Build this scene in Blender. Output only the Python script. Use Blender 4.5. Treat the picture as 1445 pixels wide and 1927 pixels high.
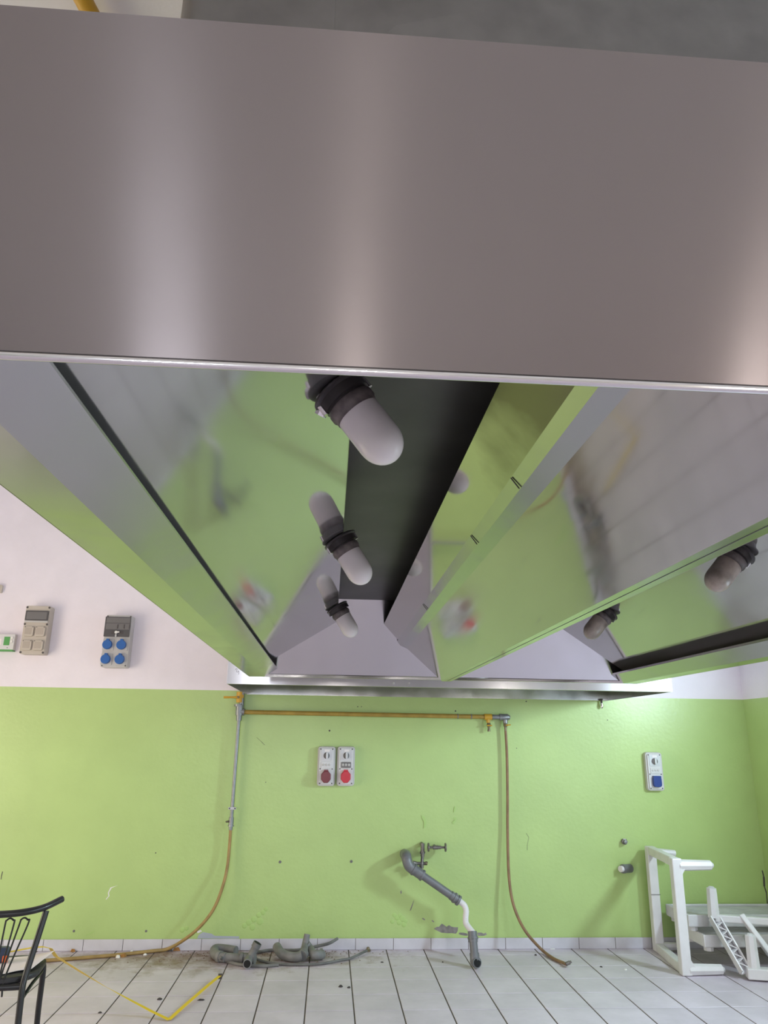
import bpy, math, random
from mathutils import Vector, Matrix
for o in list(bpy.data.objects): bpy.data.objects.remove(o)
random.seed(7)
S = bpy.context.scene
C = S.collection
W, H = 1445, 1927
# ------------------------------------------------------------------ camera
EYE = Vector((0, 0, 1.6))
FPX = 1381.65
F = Vector((0.06429699, 0.95320339, 0.2954136)); R = Vector((0.9973654, -0.07134393, 0.01312629)); U = Vector((-0.03358799, -0.29379133, 0.95527928))
cd = bpy.data.cameras.new('camera'); cam = bpy.data.objects.new('camera', cd); C.objects.link(cam)
cd.sensor_fit = 'VERTICAL'; cd.sensor_height = 24; cd.sensor_width = 18; cd.lens = FPX / H * 24; cd.clip_start = 0.02
m = Matrix((R, U, -F)).transposed().to_4x4(); m.translation = EYE; cam.matrix_world = m
S.camera = cam
# ------------------------------------------------------------------ world, windows' daylight, exposure
S.view_settings.view_transform = 'Standard'; S.view_settings.look = 'None'
S.view_settings.gamma = 1; S.view_settings.use_curve_mapping = False
S.view_settings.exposure = 0.12
S.cycles.max_bounces = 8
w = bpy.data.worlds.new('world'); S.world = w; w.use_nodes = True
w.node_tree.nodes['Background'].inputs[0].default_value = (0.72, 0.84, 1, 1)
w.node_tree.nodes['Background'].inputs[1].default_value = 1.2
XL, XR, YB, YW, ZC = -4.2, 3.72, -4.6, 6.5915, 4.0
# windows: name -> (wall, lo, hi, z0, z1, colour, watts)
WINDOWS = [
    ('right', 4.0, 4.9, 2.0, 2.33, (0.70, 0.90, 1.0), 235),
    ('left', 2.6, 5.4, 0.12, 2.5, (1.0, 0.82, 0.56), 84),
    ('front', -1.60, -1.15, 1.5, 2.5, (0.84, 0.89, 1.0), 60),
    ('front', 0.02, 0.19, 1.5, 2.5, (1.0, 0.95, 0.92), 36),
    ('right', -3.6, -1.6, 0.5, 2.3, (1.0, 0.95, 0.92), 6),
    ('right', 0.2, 3.4, 0.6, 2.5, (0.72, 0.88, 1.0), 105),  # unseen window, added as soft cool fill light from the right
    ('front', 3.38, 3.69, 0.2, 3.6, (1.0, 0.93, 0.88), 40),
]
for i, (wl, a, b, z0, z1, col, watt) in enumerate(WINDOWS):
    L = bpy.data.lights.new('daylight', 'AREA'); L.shape = 'RECTANGLE'; L.size = b - a; L.size_y = z1 - z0; L.energy = watt; L.color = col
    lo = bpy.data.objects.new('daylight', L); C.objects.link(lo)
    c, zc = (a + b) / 2, (z0 + z1) / 2
    if wl == 'right': lo.location = (XR + .006, c, zc); d = Vector((-1, 0, 0))
    elif wl == 'left': lo.location = (XL - .006, c, zc); d = Vector((1, 0, 0))
    else: lo.location = (c, YB - .006, zc); d = Vector((0, 1, 0))
    lo.rotation_euler = d.to_track_quat('-Z', 'Z').to_euler()

# ------------------------------------------------------------------ helpers
def ray(u, v):
    d = F * FPX + R * (u - W / 2) - U * (v - H / 2); return d / d.y
def wp(u, v, off=0.0):            # a point on (or off) the tiled back wall
    p = EYE + ray(u, v) * (YW - off); return p
def fp(u, v, z=0.0):              # a point on the floor or at a height
    d = ray(u, v); return EYE + d * ((z - EYE.z) / d.z)

class MB:
    def __init__(s): s.v = []; s.f = []
    def add(s, vs, fs):
        n = len(s.v); s.v += [tuple(p) for p in vs]; s.f += [tuple(n + i for i in q) for q in fs]; return s
    def box(s, a, b, M=None):
        x0, y0, z0 = a; x1, y1, z1 = b
        vs = [Vector(p) for p in ((x0,y0,z0),(x1,y0,z0),(x1,y1,z0),(x0,y1,z0),(x0,y0,z1),(x1,y0,z1),(x1,y1,z1),(x0,y1,z1))]
        if M: vs = [M @ p for p in vs]
        return s.add(vs, [(0,3,2,1),(4,5,6,7),(0,1,5,4),(1,2,6,5),(2,3,7,6),(3,0,4,7)])
    def prism(s, poly, f0, f1):    # poly of 2D points, f0/f1 map to 3D at the two ends
        n = len(poly); a = [f0(*q) for q in poly]; b = [f1(*q) for q in poly]
        return s.add(a + b, [tuple(range(n))[::-1], tuple(range(n, 2 * n))] + [(i, (i + 1) % n, n + (i + 1) % n, n + i) for i in range(n)])
    def sheet(s, p0, p1, y0, y1, t=.002):    # thin panel running along Y between two X,Z points, thickness upwards
        d = Vector((p1[0] - p0[0], p1[1] - p0[1])); n = Vector((-d.y, d.x)).normalized() * t
        poly = [p0, p1, (p1[0] + n.x, p1[1] + n.y), (p0[0] + n.x, p0[1] + n.y)]
        return s.prism(poly, lambda x, z: Vector((x, y0, z + 1.6)), lambda x, z: Vector((x, y1, z + 1.6)))
    def tube(s, pts, r, n=10, caps=True, flat=None):
        pts = [Vector(p) for p in pts]; rs = r if isinstance(r, (list, tuple)) else [r] * len(pts)
        k = len(pts); T = []
        for i in range(k):
            t = (pts[min(i + 1, k - 1)] - pts[max(i - 1, 0)]); T.append(t.normalized())
        ref = Vector((0, 0, 1)) if abs(T[0].z) < .9 else Vector((1, 0, 0))
        nrm = T[0].cross(ref).normalized(); base = len(s.v); fs = []
        for i in range(k):
            nrm = (nrm - T[i] * nrm.dot(T[i])).normalized(); bn = T[i].cross(nrm)
            for j in range(n):
                a = 2 * math.pi * j / n
                s.v.append(tuple(pts[i] + (nrm * math.cos(a) + bn * math.sin(a)) * rs[i]))
        for i in range(k - 1):
            for j in range(n):
                a = base + i * n + j; b = base + i * n + (j + 1) % n
                fs.append((a, b, b + n, a + n))
        if caps: fs += [tuple(base + j for j in range(n))[::-1], tuple(base + (k - 1) * n + j for j in range(n))]
        s.f += fs; return s
    def lathe(s, prof, o, ax, n=16):          # profile of (distance along axis, radius)
        o = Vector(o); ax = Vector(ax).normalized()
        ref = Vector((0, 0, 1)) if abs(ax.z) < .9 else Vector((1, 0, 0)); a1 = ax.cross(ref).normalized(); a2 = ax.cross(a1)
        base = len(s.v); k = len(prof)
        for h, r in prof:
            for j in range(n):
                a = 2 * math.pi * j / n; s.v.append(tuple(o + ax * h + (a1 * math.cos(a) + a2 * math.sin(a)) * r))
        for i in range(k - 1):
            for j in range(n):
                a = base + i * n + j; b = base + i * n + (j + 1) % n
                s.f.append((a, b, b + n, a + n))
        s.f += [tuple(base + j for j in range(n))[::-1], tuple(base + (k - 1) * n + j for j in range(n))]
        return s
    def build(s, name, mt, parent=None, smooth=False, bevel=0, uvz=False, local=False):
        me = bpy.data.meshes.new(name); me.from_pydata(s.v, [], s.f); me.update()
        bad = bmesh_fix(me)
        if uvz:
            uv = me.uv_layers.new(name='brush')
            for l in me.loops:
                p = me.vertices[l.vertex_index].co; uv.data[l.index].uv = (p.z, p.x + p.y * .37)
        if smooth:
            for p in me.polygons: p.use_smooth = True
        o = bpy.data.objects.new(name, me); C.objects.link(o); me.materials.append(mt)
        if bevel:
            b = o.modifiers.new('bevel', 'BEVEL'); b.width = bevel; b.segments = 2; b.limit_method = 'ANGLE'
        if smooth:
            e = o.modifiers.new('split', 'EDGE_SPLIT'); e.split_angle = math.radians(42)
        if parent: setp(o, parent, local)
        return o
import bmesh
def bmesh_fix(me):
    bm = bmesh.new(); bm.from_mesh(me); bmesh.ops.recalc_face_normals(bm, faces=bm.faces); bm.to_mesh(me); bm.free()
def setp(o, parent, local=False):
    o.parent = parent
    if not local: o.matrix_parent_inverse = world(parent).inverted()
def world(o):
    mm = Matrix.LocRotScale(o.location, o.rotation_euler, o.scale)
    return (world(o.parent) @ o.matrix_parent_inverse @ mm) if o.parent else mm
def tag(o, label, cat, group=None, kind=None):
    o['label'] = label; o['category'] = cat
    if group: o['group'] = group
    if kind: o['kind'] = kind
    return o
def thing(name, label, cat, loc=(0, 0, 0), rot=(0, 0, 0), group=None, kind=None):
    o = bpy.data.objects.new(name, None); C.objects.link(o); o.location = loc; o.rotation_euler = rot; o.empty_display_size = .1
    return tag(o, label, cat, group, kind)
def copy_tree(o, parent=None):
    c = o.copy(); C.objects.link(c)
    if parent: c.parent = parent
    for ch in [x for x in bpy.data.objects if x.parent == o]: copy_tree(ch, c)
    return c
def smoothpath(pts, n=8):      # Catmull-Rom
    P = [Vector(p) for p in pts]; P = [P[0] * 2 - P[1]] + P + [P[-1] * 2 - P[-2]]; out = []
    for i in range(1, len(P) - 2):
        for k in range(n):
            t = k / n; a, b, c, d = P[i - 1], P[i], P[i + 1], P[i + 2]
            out.append(.5 * ((2 * b) + (c - a) * t + (2 * a - 5 * b + 4 * c - d) * t * t + (3 * b - a - 3 * c + d) * t ** 3))
    out.append(P[-2]); return out

# ------------------------------------------------------------------ materials
def mat(name, col, rough=.5, metal=0, var=0, vscale=6, bump=0, bscale=60, rvar=0, spec=.5, col2=None, aniso=0, trans=0, stretch=None):
    mt = bpy.data.materials.new(name); mt.use_nodes = True; nt = mt.node_tree; N = nt.nodes; Lk = nt.links
    b = N['Principled BSDF']; b.inputs['Base Color'].default_value = (*col, 1); b.inputs['Roughness'].default_value = rough
    b.inputs['Metallic'].default_value = metal; b.inputs['Specular IOR Level'].default_value = spec
    geo = N.new('ShaderNodeNewGeometry'); vec = geo.outputs['Position']
    if stretch:
        mp = N.new('ShaderNodeMapping'); mp.inputs['Scale'].default_value = stretch; Lk.new(vec, mp.inputs[0]); vec = mp.outputs[0]
    if var or rvar or col2:
        nz = N.new('ShaderNodeTexNoise'); nz.inputs['Scale'].default_value = vscale; nz.inputs['Detail'].default_value = 6; Lk.new(vec, nz.inputs['Vector'])
        if var or col2:
            c2 = col2 or tuple(max(0, c * (1 - var)) for c in col); c1 = tuple(min(1, c * (1 + var * .6)) for c in col)
            rp = N.new('ShaderNodeValToRGB'); rp.color_ramp.elements[0].position = .32; rp.color_ramp.elements[1].position = .68
            rp.color_ramp.elements[0].color = (*c2, 1); rp.color_ramp.elements[1].color = (*c1, 1)
            Lk.new(nz.outputs['Fac'], rp.inputs[0]); Lk.new(rp.outputs[0], b.inputs['Base Color'])
        if rvar:
            mr = N.new('ShaderNodeMapRange'); mr.inputs[1].default_value = .3; mr.inputs[2].default_value = .7
            mr.inputs[3].default_value = max(.02, rough - rvar); mr.inputs[4].default_value = rough + rvar
            Lk.new(nz.outputs['Fac'], mr.inputs[0]); Lk.new(mr.outputs[0], b.inputs['Roughness'])
    if bump:
        n2 = N.new('ShaderNodeTexNoise'); n2.inputs['Scale'].default_value = bscale; n2.inputs['Detail'].default_value = 3; Lk.new(vec, n2.inputs['Vector'])
        bp = N.new('ShaderNodeBump'); bp.inputs['Strength'].default_value = bump; bp.inputs['Distance'].default_value = .01
        Lk.new(n2.outputs['Fac'], bp.inputs['Height']); Lk.new(bp.outputs[0], b.inputs['Normal'])
    if aniso:
        b.inputs['Anisotropic'].default_value = aniso
        tg = N.new('ShaderNodeTangent'); tg.direction_type = 'UV_MAP'; tg.uv_map = 'brush'; Lk.new(tg.outputs[0], b.inputs['Tangent'])
    if trans: b.inputs['Transmission Weight'].default_value = trans
    return mt

def wall_paint(name, zsplit, green=(.45, .60, .225), white=(.85, .785, .85)):
    mt = mat(name, white, .55, bump=.12, bscale=35); nt = mt.node_tree; N = nt.nodes; Lk = nt.links; b = N['Principled BSDF']
    geo = N.new('ShaderNodeNewGeometry'); sx = N.new('ShaderNodeSeparateXYZ'); Lk.new(geo.outputs['Position'], sx.inputs[0])
    gt = N.new('ShaderNodeMath'); gt.operation = 'GREATER_THAN'; gt.inputs[1].default_value = zsplit; Lk.new(sx.outputs[2], gt.inputs[0])
    nz = N.new('ShaderNodeTexNoise'); nz.inputs['Scale'].default_value = 1.7; nz.inputs['Detail'].default_value = 8; nz.inputs['Roughness'].default_value = .6; Lk.new(geo.outputs['Position'], nz.inputs['Vector'])
    def ramp(c):
        r = N.new('ShaderNodeValToRGB'); r.color_ramp.elements[0].position = .3; r.color_ramp.elements[1].position = .7
        r.color_ramp.elements[0].color = (*[x * .93 for x in c], 1); r.color_ramp.elements[1].color = (*[min(1, x * 1.04) for x in c], 1)
        Lk.new(nz.outputs['Fac'], r.inputs[0]); return r.outputs[0]
    mx = N.new('ShaderNodeMix'); mx.data_type = 'RGBA'; Lk.new(gt.outputs[0], mx.inputs[0]); Lk.new(ramp(green), mx.inputs[6]); Lk.new(ramp(white), mx.inputs[7])
    Lk.new(mx.outputs[2], b.inputs['Base Color'])
    mr = N.new('ShaderNodeMapRange'); mr.inputs[3].default_value = .34; mr.inputs[4].default_value = .62; Lk.new(gt.outputs[0], mr.inputs[0]); Lk.new(mr.outputs[0], b.inputs['Roughness'])
    return mt

def tile_mat(name, col, rough):
    mt = mat(name, col, rough, bump=.05, bscale=25); nt = mt.node_tree; N = nt.nodes; Lk = nt.links; b = N['Principled BSDF']
    geo = N.new('ShaderNodeNewGeometry'); oi = N.new('ShaderNodeObjectInfo')
    nz = N.new('ShaderNodeTexNoise'); nz.inputs['Scale'].default_value = 3.1; nz.inputs['Detail'].default_value = 9; nz.inputs['Roughness'].default_value = .65; Lk.new(geo.outputs['Position'], nz.inputs['Vector'])
    r = N.new('ShaderNodeValToRGB'); r.color_ramp.elements[0].position = .33; r.color_ramp.elements[1].position = .62
    r.color_ramp.elements[0].color = (*[x * .84 for x in col], 1); r.color_ramp.elements[1].color = (*col, 1); Lk.new(nz.outputs['Fac'], r.inputs[0])
    # brown rust-and-mud stain spilt along the wall below the pipes
    mp = N.new('ShaderNodeMapping'); mp.inputs['Location'].default_value = (.85, -6.42, 0); Lk.new(geo.outputs['Position'], mp.inputs[0])
    sc = N.new('ShaderNodeVectorMath'); sc.operation = 'MULTIPLY'; sc.inputs[1].default_value = (.52, 1.75, 0); Lk.new(mp.outputs[0], sc.inputs[0])
    ln = N.new('ShaderNodeVectorMath'); ln.operation = 'LENGTH'; Lk.new(sc.outputs[0], ln.inputs[0])
    n2 = N.new('ShaderNodeTexNoise'); n2.inputs['Scale'].default_value = 6; n2.inputs['Detail'].default_value = 8; n2.inputs['Roughness'].default_value = .7; Lk.new(geo.outputs['Position'], n2.inputs['Vector'])
    sm = N.new('ShaderNodeMath'); sm.operation = 'MULTIPLY_ADD'; sm.inputs[1].default_value = -2.4; sm.inputs[2].default_value = 1.45; Lk.new(n2.outputs['Fac'], sm.inputs[0])
    s2 = N.new('ShaderNodeMath'); s2.operation = 'ADD'; Lk.new(sm.outputs[0], s2.inputs[0]); Lk.new(ln.outputs['Value'], s2.inputs[1])
    mr = N.new('ShaderNodeMapRange'); mr.inputs[1].default_value = 1.02; mr.inputs[2].default_value = .30; mr.inputs[3].default_value = 0; mr.inputs[4].default_value = .95; Lk.new(s2.outputs[0], mr.inputs[0])
    mx = N.new('ShaderNodeMix'); mx.data_type = 'RGBA'; Lk.new(mr.outputs[0], mx.inputs[0]); Lk.new(r.outputs[0], mx.inputs[6]); mx.inputs[7].default_value = (.24, .16, .11, 1)
    hs = N.new('ShaderNodeHueSaturation'); Lk.new(mx.outputs[2], hs.inputs['Color'])
    rv = N.new('ShaderNodeMapRange'); rv.inputs[3].default_value = .94; rv.inputs[4].default_value = 1.04; Lk.new(oi.outputs['Random'], rv.inputs[0]); Lk.new(rv.outputs[0], hs.inputs['Value'])
    Lk.new(hs.outputs[0], b.inputs['Base Color'])
    return mt

M = {}
M['paint'] = wall_paint('wall paint green and white', 1.983)
M['white'] = mat('white ceiling paint', (.74, .72, .71), .7, bump=.1)
M['grout'] = mat('dark grout', (.105, .08, .065), .9, var=.3, vscale=9)
M['tile'] = tile_mat('grey floor tile', (.69, .605, .70), .42)
M['skirt'] = mat('grey skirting tile', (.62, .60, .66), .35, var=.12, vscale=5)
M['brush2'] = mat('brushed stainless strip', (.66, .64, .64), .25, 1, rvar=.02, vscale=2, aniso=1.0)
M['brush3'] = mat('scuffed stainless end', (.62, .60, .60), .2, 1, rvar=.05, vscale=6, aniso=.8, bump=.012, bscale=3)
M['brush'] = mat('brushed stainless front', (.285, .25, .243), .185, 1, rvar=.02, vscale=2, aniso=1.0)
M['steel'] = mat('smudged stainless', (.56, .545, .535), .078, .86, rvar=.045, vscale=2.6, bump=.010, bscale=2.4)
M['steel2'] = mat('worn stainless strip', (.52, .53, .53), .17, 1, rvar=.06, vscale=7, bump=.012, bscale=4)
M['steel3'] = mat('stainless with scratches', (.56, .55, .55), .2, 1, rvar=.06, vscale=5, bump=.03, bscale=3)
def dark_front_mat():  # stainless turning darker and rougher towards the front, edge broken by noise
    mt = mat('stainless darker at the front', (.58, .565, .54), .07, 1, bump=.01, bscale=2.4); nt = mt.node_tree; N = nt.nodes; Lk = nt.links; b = N['Principled BSDF']
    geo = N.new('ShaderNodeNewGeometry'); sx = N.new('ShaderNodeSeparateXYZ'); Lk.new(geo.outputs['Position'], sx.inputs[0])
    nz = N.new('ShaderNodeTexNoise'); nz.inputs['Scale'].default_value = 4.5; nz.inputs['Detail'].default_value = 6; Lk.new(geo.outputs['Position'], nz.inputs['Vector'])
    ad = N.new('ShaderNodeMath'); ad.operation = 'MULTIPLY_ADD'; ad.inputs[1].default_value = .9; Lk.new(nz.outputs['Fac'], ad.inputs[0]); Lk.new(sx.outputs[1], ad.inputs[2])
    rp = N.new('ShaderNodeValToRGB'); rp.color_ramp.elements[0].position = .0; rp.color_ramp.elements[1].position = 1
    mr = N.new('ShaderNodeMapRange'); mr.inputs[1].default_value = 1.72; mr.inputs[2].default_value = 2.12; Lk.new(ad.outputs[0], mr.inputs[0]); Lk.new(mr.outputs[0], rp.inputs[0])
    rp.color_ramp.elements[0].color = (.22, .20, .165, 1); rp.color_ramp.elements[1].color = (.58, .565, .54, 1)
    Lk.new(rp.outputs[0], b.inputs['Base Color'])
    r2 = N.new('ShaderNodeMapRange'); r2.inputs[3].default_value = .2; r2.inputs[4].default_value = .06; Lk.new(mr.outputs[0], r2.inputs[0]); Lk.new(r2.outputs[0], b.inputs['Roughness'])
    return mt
M['darkfront'] = dark_front_mat()
M['dark'] = mat('greasy plenum steel', (.08, .078, .073), .42, .4, var=.25, vscale=4)
M['galv'] = mat('galvanised duct', (.21, .20, .19), .33, 1, var=.12, vscale=14)
M['chrome'] = mat('polished edge', (.8, .78, .77), .12, 1)
M['frost'] = mat('frosted lamp glass', (.92, .87, .86), .22, 0, var=.04, vscale=14)
M['frostd'] = mat('soiled lamp glass', (.40, .335, .285), .3, 0, var=.45, vscale=16)
M['bakelite'] = mat('black lamp holder', (.045, .04, .04), .3)
M['rustring'] = mat('stained lamp collar', (.16, .135, .13), .45, var=.5, vscale=40)
M['plas'] = mat('grey plastic', (.55, .53, .52), .4)
M['plasb'] = mat('beige plastic', (.52, .46, .40), .45)
M['plasi'] = mat('darker beige plastic', (.43, .37, .32), .5)  # deeper beige of the socket cover insets
M['plasl'] = mat('light plastic panel', (.66, .65, .655), .3)
M['screw'] = mat('dark screw hole', (.07, .06, .06), .5)
M['smoke'] = mat('smoked window', (.10, .095, .095), .12)
M['smoke2'] = mat('module behind window', (.17, .16, .16), .3)
M['blue'] = mat('blue socket lid', (.03, .13, .42), .3)
M['navy'] = mat('navy socket lid', (.015, .045, .25), .3)
M['red'] = mat('red socket lid', (.55, .015, .035), .3)
M['maroon'] = mat('dark red socket lid', (.17, .02, .03), .3)
M['silver'] = mat('silver label plate', (.52, .52, .54), .35, .3)
M['knob'] = mat('dark knob plate', (.16, .15, .15), .35)
M['pvc'] = mat('grey drain plastic', (.165, .165, .18), .38, var=.12, vscale=20)
M['pvcd'] = mat('dusty drain plastic', (.20, .195, .195), .55, var=.3, vscale=12)
M['rub'] = mat('grey rubber hose', (.17, .165, .16), .6, var=.3, vscale=14)
M['flex'] = mat('white corrugated hose', (.80, .76, .78), .45)
M['gasy'] = mat('yellow gas pipe paint', (.40, .265, .05), .4, var=.22, vscale=10)
M['yval'] = mat('orange yellow valve', (.60, .34, .03), .4)
M['gash'] = mat('ochre gas hose', (.35, .23, .08), .5, var=.2, vscale=14)
M['gashr'] = mat('brown gas hose', (.27, .16, .085), .5, var=.2, vscale=14)
M['zinc'] = mat('galvanised pipe', (.27, .275, .29), .35, .55, var=.12, vscale=30)
M['brass'] = mat('dirty brass', (.22, .18, .12), .45, .7, var=.3, vscale=40)
M['ironw'] = mat('weathered valve', (.23, .21, .20), .42, .6, var=.35, vscale=50)
M['void'] = mat('dark pipe bore', (.01, .01, .01), .9)
M['black'] = mat('black chair metal', (.014, .014, .015), .32)
M['blackseat'] = mat('black chair seat', (.022, .022, .024), .5)
M['paper'] = mat('white paper', (.86, .80, .80), .6)
M['tape'] = mat('yellow measuring tape', (.80, .56, .02), .4)
M['orange'] = mat('orange button', (.85, .13, .02), .4)
M['bluecase'] = mat('dark blue case', (.03, .045, .09), .4)
M['wplas'] = mat('white moulded plastic', (.74, .715, .73), .38, var=.06, vscale=9)
M['gplas'] = mat('greyed moulded plastic', (.60, .59, .61), .45, var=.14, vscale=8)
M['plaster'] = mat('bare grey plaster', (.27, .25, .24), .9, var=.3, vscale=30, bump=.4, bscale=90)
M['flake'] = mat('lifted green paint', (.42, .60, .2), .6)
M['leaf'] = mat('orange brown scrap', (.40, .19, .05), .8, var=.4, vscale=40)
M['crumb'] = mat('dark debris', (.06, .05, .05), .9)
M['wcrumb'] = mat('white debris', (.8, .78, .76), .8)
M['green'] = mat('green sign', (.08, .33, .08), .4)
M['winframe'] = mat('white window frame', (.75, .74, .73), .4)
def pane_mat():
    mt = bpy.data.materials.new('window pane'); mt.use_nodes = True; nt = mt.node_tree; N = nt.nodes
    for n in list(N):
        if n.type != 'OUTPUT_MATERIAL': N.remove(n)
    t = N.new('ShaderNodeBsdfTransparent'); g = N.new('ShaderNodeBsdfGlossy'); g.inputs['Roughness'].default_value = .02; mx = N.new('ShaderNodeMixShader'); mx.inputs[0].default_value = .06
    nt.links.new(t.outputs[0], mx.inputs[1]); nt.links.new(g.outputs[0], mx.inputs[2]); nt.links.new(mx.outputs[0], N['Material Output'].inputs[0]); return mt
M['pane'] = pane_mat()

# ------------------------------------------------------------------ room shell
def wall(name, label, wl, mt):
    ops = sorted([(a, b, z0, z1) for (k, a, b, z0, z1, c, p) in WINDOWS if k == wl])
    mb = MB(); T = .12
    lo, hi = (YB, YW) if wl in ('left', 'right') else (XL, XR)
    def bx(a, b, z0, z1):
        if b - a < 1e-4 or z1 - z0 < 1e-4: return
        if wl == 'right': mb.box((XR, a, z0), (XR + T, b, z1))
        elif wl == 'left': mb.box((XL - T, a, z0), (XL, b, z1))
        elif wl == 'front': mb.box((a, YB - T, z0), (b, YB, z1))
        else: mb.box((a, YW, z0), (b, YW + T, z1))
    x = lo
    for (a, b, z0, z1) in ops:
        bx(x, a, 0, ZC); bx(a, b, 0, z0); bx(a, b, z1, ZC); x = b
    bx(x, hi, 0, ZC)
    o = mb.build(name, mt); tag(o, label, 'wall', kind='structure'); return o
wall_back = wall('wall_back', 'wall facing the camera, lime green below and white above', 'back', M['paint'])
wall('wall_left', 'side wall to the left, lime green below and white above', 'left', M['paint'])
wall('wall_right', 'side wall meeting the right edge of the picture, green below white', 'right', M['paint'])
wall('wall_front', 'wall behind the photographer with tall windows', 'front', M['white'])
cb = MB().box((XL - .12, YB - .12, ZC), (XR + .12, YW + .12, ZC + .12)).build('ceiling', M['white'])
tag(cb, 'plain white ceiling above the hood', 'ceiling', kind='structure')
for i, (wl, a, b, z0, z1, col, watt) in enumerate(WINDOWS):
    def fr(p, q, z0_, z1_, dep=.05, mbb=None):
        if wl == 'right': return mbb.box((XR + .02, p, z0_), (XR + .02 + dep, q, z1_))
        if wl == 'left': return mbb.box((XL - .02 - dep, p, z0_), (XL - .02, q, z1_))
        return mbb.box((p, YB - .02 - dep, z0_), (q, YB - .02, z1_))
    loc = {'right': (XR + .04, (a + b) / 2, z0), 'left': (XL - .04, (a + b) / 2, z0), 'front': ((a + b) / 2, YB - .04, z0)}[wl]
    names = ['small high window in the right wall near the green wall', 'wide glazed doors in the left wall', 'window behind the photographer on the left', 'narrow glazed slit straight behind the photographer', 'window in the right wall behind the photographer', 'unseen wide window added in the right wall for fill light', 'tall narrow window in the corner behind the photographer']
    r = thing('window_%d' % (i + 1), names[i], 'window', loc, kind='structure')
    t = .045
    g = MB(); fr(a, a + t, z0, z1, mbb=g); fr(b - t, b, z0, z1, mbb=g); fr(a + t, b - t, z0, z0 + t, mbb=g); fr(a + t, b - t, z1 - t, z1, mbb=g); g.build('window_frame', M['winframe'], r)
    g = MB(); fr(a + t, b - t, z0 + t, z1 - t, .006, g); g.build('pane', M['pane'], r)

# floor: a grout bed with each near tile a piece of its own
TS, X0, Y0 = .30, -1.5906, YW - .167
floor = MB().box((XL - .12, YB - .12, -.12), (XR + .12, YW + .12, -.0025)).build('floor', M['grout'])
tag(floor, 'grey square floor tiles with dark dirty joints', 'floor', kind='structure')
def tile_mesh(w_, d_, gx=.0042, gy=.0033):
    mb = MB(); b = .0015
    x0, x1, y0, y1 = gx, w_ - gx, gy, d_ - gy
    mb.add([(x0,y0,-.0024),(x1,y0,-.0024),(x1,y1,-.0024),(x0,y1,-.0024),(x0,y0,-b),(x1,y0,-b),(x1,y1,-b),(x0,y1,-b),(x0+b,y0+b,0),(x1-b,y0+b,0),(x1-b,y1-b,0),(x0+b,y1-b,0)],
           [(3,2,1,0),(0,1,5,4),(1,2,6,5),(2,3,7,6),(3,0,4,7),(4,5,9,8),(5,6,10,9),(6,7,11,10),(7,4,8,11),(8,9,10,11)])
    return mb
tm = tile_mesh(TS, TS); tme = bpy.data.meshes.new('floor_tile'); tme.from_pydata(tm.v, [], tm.f); bmesh_fix(tme); tme.materials.append(M['tile'])
tmw = tile_mesh(TS, .167); tmew = bpy.data.meshes.new('floor_tile'); tmew.from_pydata(tmw.v, [], tmw.f); bmesh_fix(tmew); tmew.materials.append(M['tile'])
rest = MB(); nt_ = 0
for j in range(-1, 38):
    y = Y0 - (j + 1) * TS if j >= 0 else Y0
    d_ = TS if j >= 0 else .167
    if y < YB - TS: break
    for i in range(-9, 18):
        x = X0 + i * TS
        if x > XR or x + TS < XL: continue
        near = y > 4.6 and x + TS > -.45 * (y + TS) and x < .63 * (y + TS)
        if near:
            o = bpy.data.objects.new('floor_tile', tme if j >= 0 else tmew); C.objects.link(o)
            o.location = (x, y, random.uniform(-.0004, .0004)); setp(o, floor); nt_ += 1
        else:
            xa, xb = max(x, XL), min(x + TS, XR); ya = max(y, YB)
            tt = tile_mesh(xb - xa, y + d_ - ya) if xb - xa > .02 and y + d_ - ya > .02 else None
            if tt: rest.add([(a + xa, b + ya, c) for a, b, c in tt.v], tt.f)
ro = rest.build('floor_tile_field', M['tile'], floor); ro['kind'] = 'stuff'
# skirting tiles
bb = MB().box((XL, YW - .006, 0), (XR, YW, .080)).build('baseboard_back', M['grout'])
tag(bb, 'row of bluish grey skirting tiles along the foot of the green wall', 'baseboard', kind='structure')
xs = wp(740, 1775).x; st = .302; x = xs - 14 * st
sk = tile_mesh(st, .082, .0018, .001)
skm = bpy.data.meshes.new('skirting_tile'); skm.from_pydata([(a, -c * 0 - .0085 + (-c), b) for a, b, c in sk.v], [], sk.f); bmesh_fix(skm); skm.materials.append(M['skirt'])
while x < XR - .02:
    if x > XL:
        if x + st < XR:
            o = bpy.data.objects.new('skirting_tile', skm); C.objects.link(o); o.location = (x, YW, 0)
            setp(o, bb)
    x += st

# peeled and blistered paint on the green wall
def patch(name, uvs, mt, th=.0012, off=0):
    pts = [wp(u, v) for u, v in uvs]; mb = MB(); n = len(pts)
    a = [(p.x, YW - off, p.z) for p in pts]; b = [(p.x, YW - off - th, p.z) for p in pts]
    mb.add(a + b, [tuple(range(n)), tuple(range(n, 2 * n))[::-1]] + [(i, (i + 1) % n, n + (i + 1) % n, n + i) for i in range(n)])
    return mb.build(name, mt, wall_back)
patch('bare_plaster_patch', [(816,1748),(822,1744),(826,1744),(831,1738),(836,1741),(840,1744),(845,1741),(850,1744),(857,1745),(862,1745),(861,1752),(858,1757),(850,1756),(840,1756),(830,1755),(824,1752)], M['plaster'])
patch('bare_plaster_patch', [(864,1755),(872,1755),(880,1757),(880,1761),(870,1760),(863,1758)], M['plaster'])
patch('bare_plaster_patch', [(898,1755),(906,1755),(910,1757),(914,1755),(916,1759),(910,1761),(899,1761)], M['plaster'])
patch('bare_plaster_patch', [(779,1693),(777,1702),(773,1713),(771,1714),(774,1705)], M['plaster'])
patch('bare_plaster_patch', [(755,1675),(756,1680),(754,1683),(753,1678)], M['plaster'])
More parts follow.
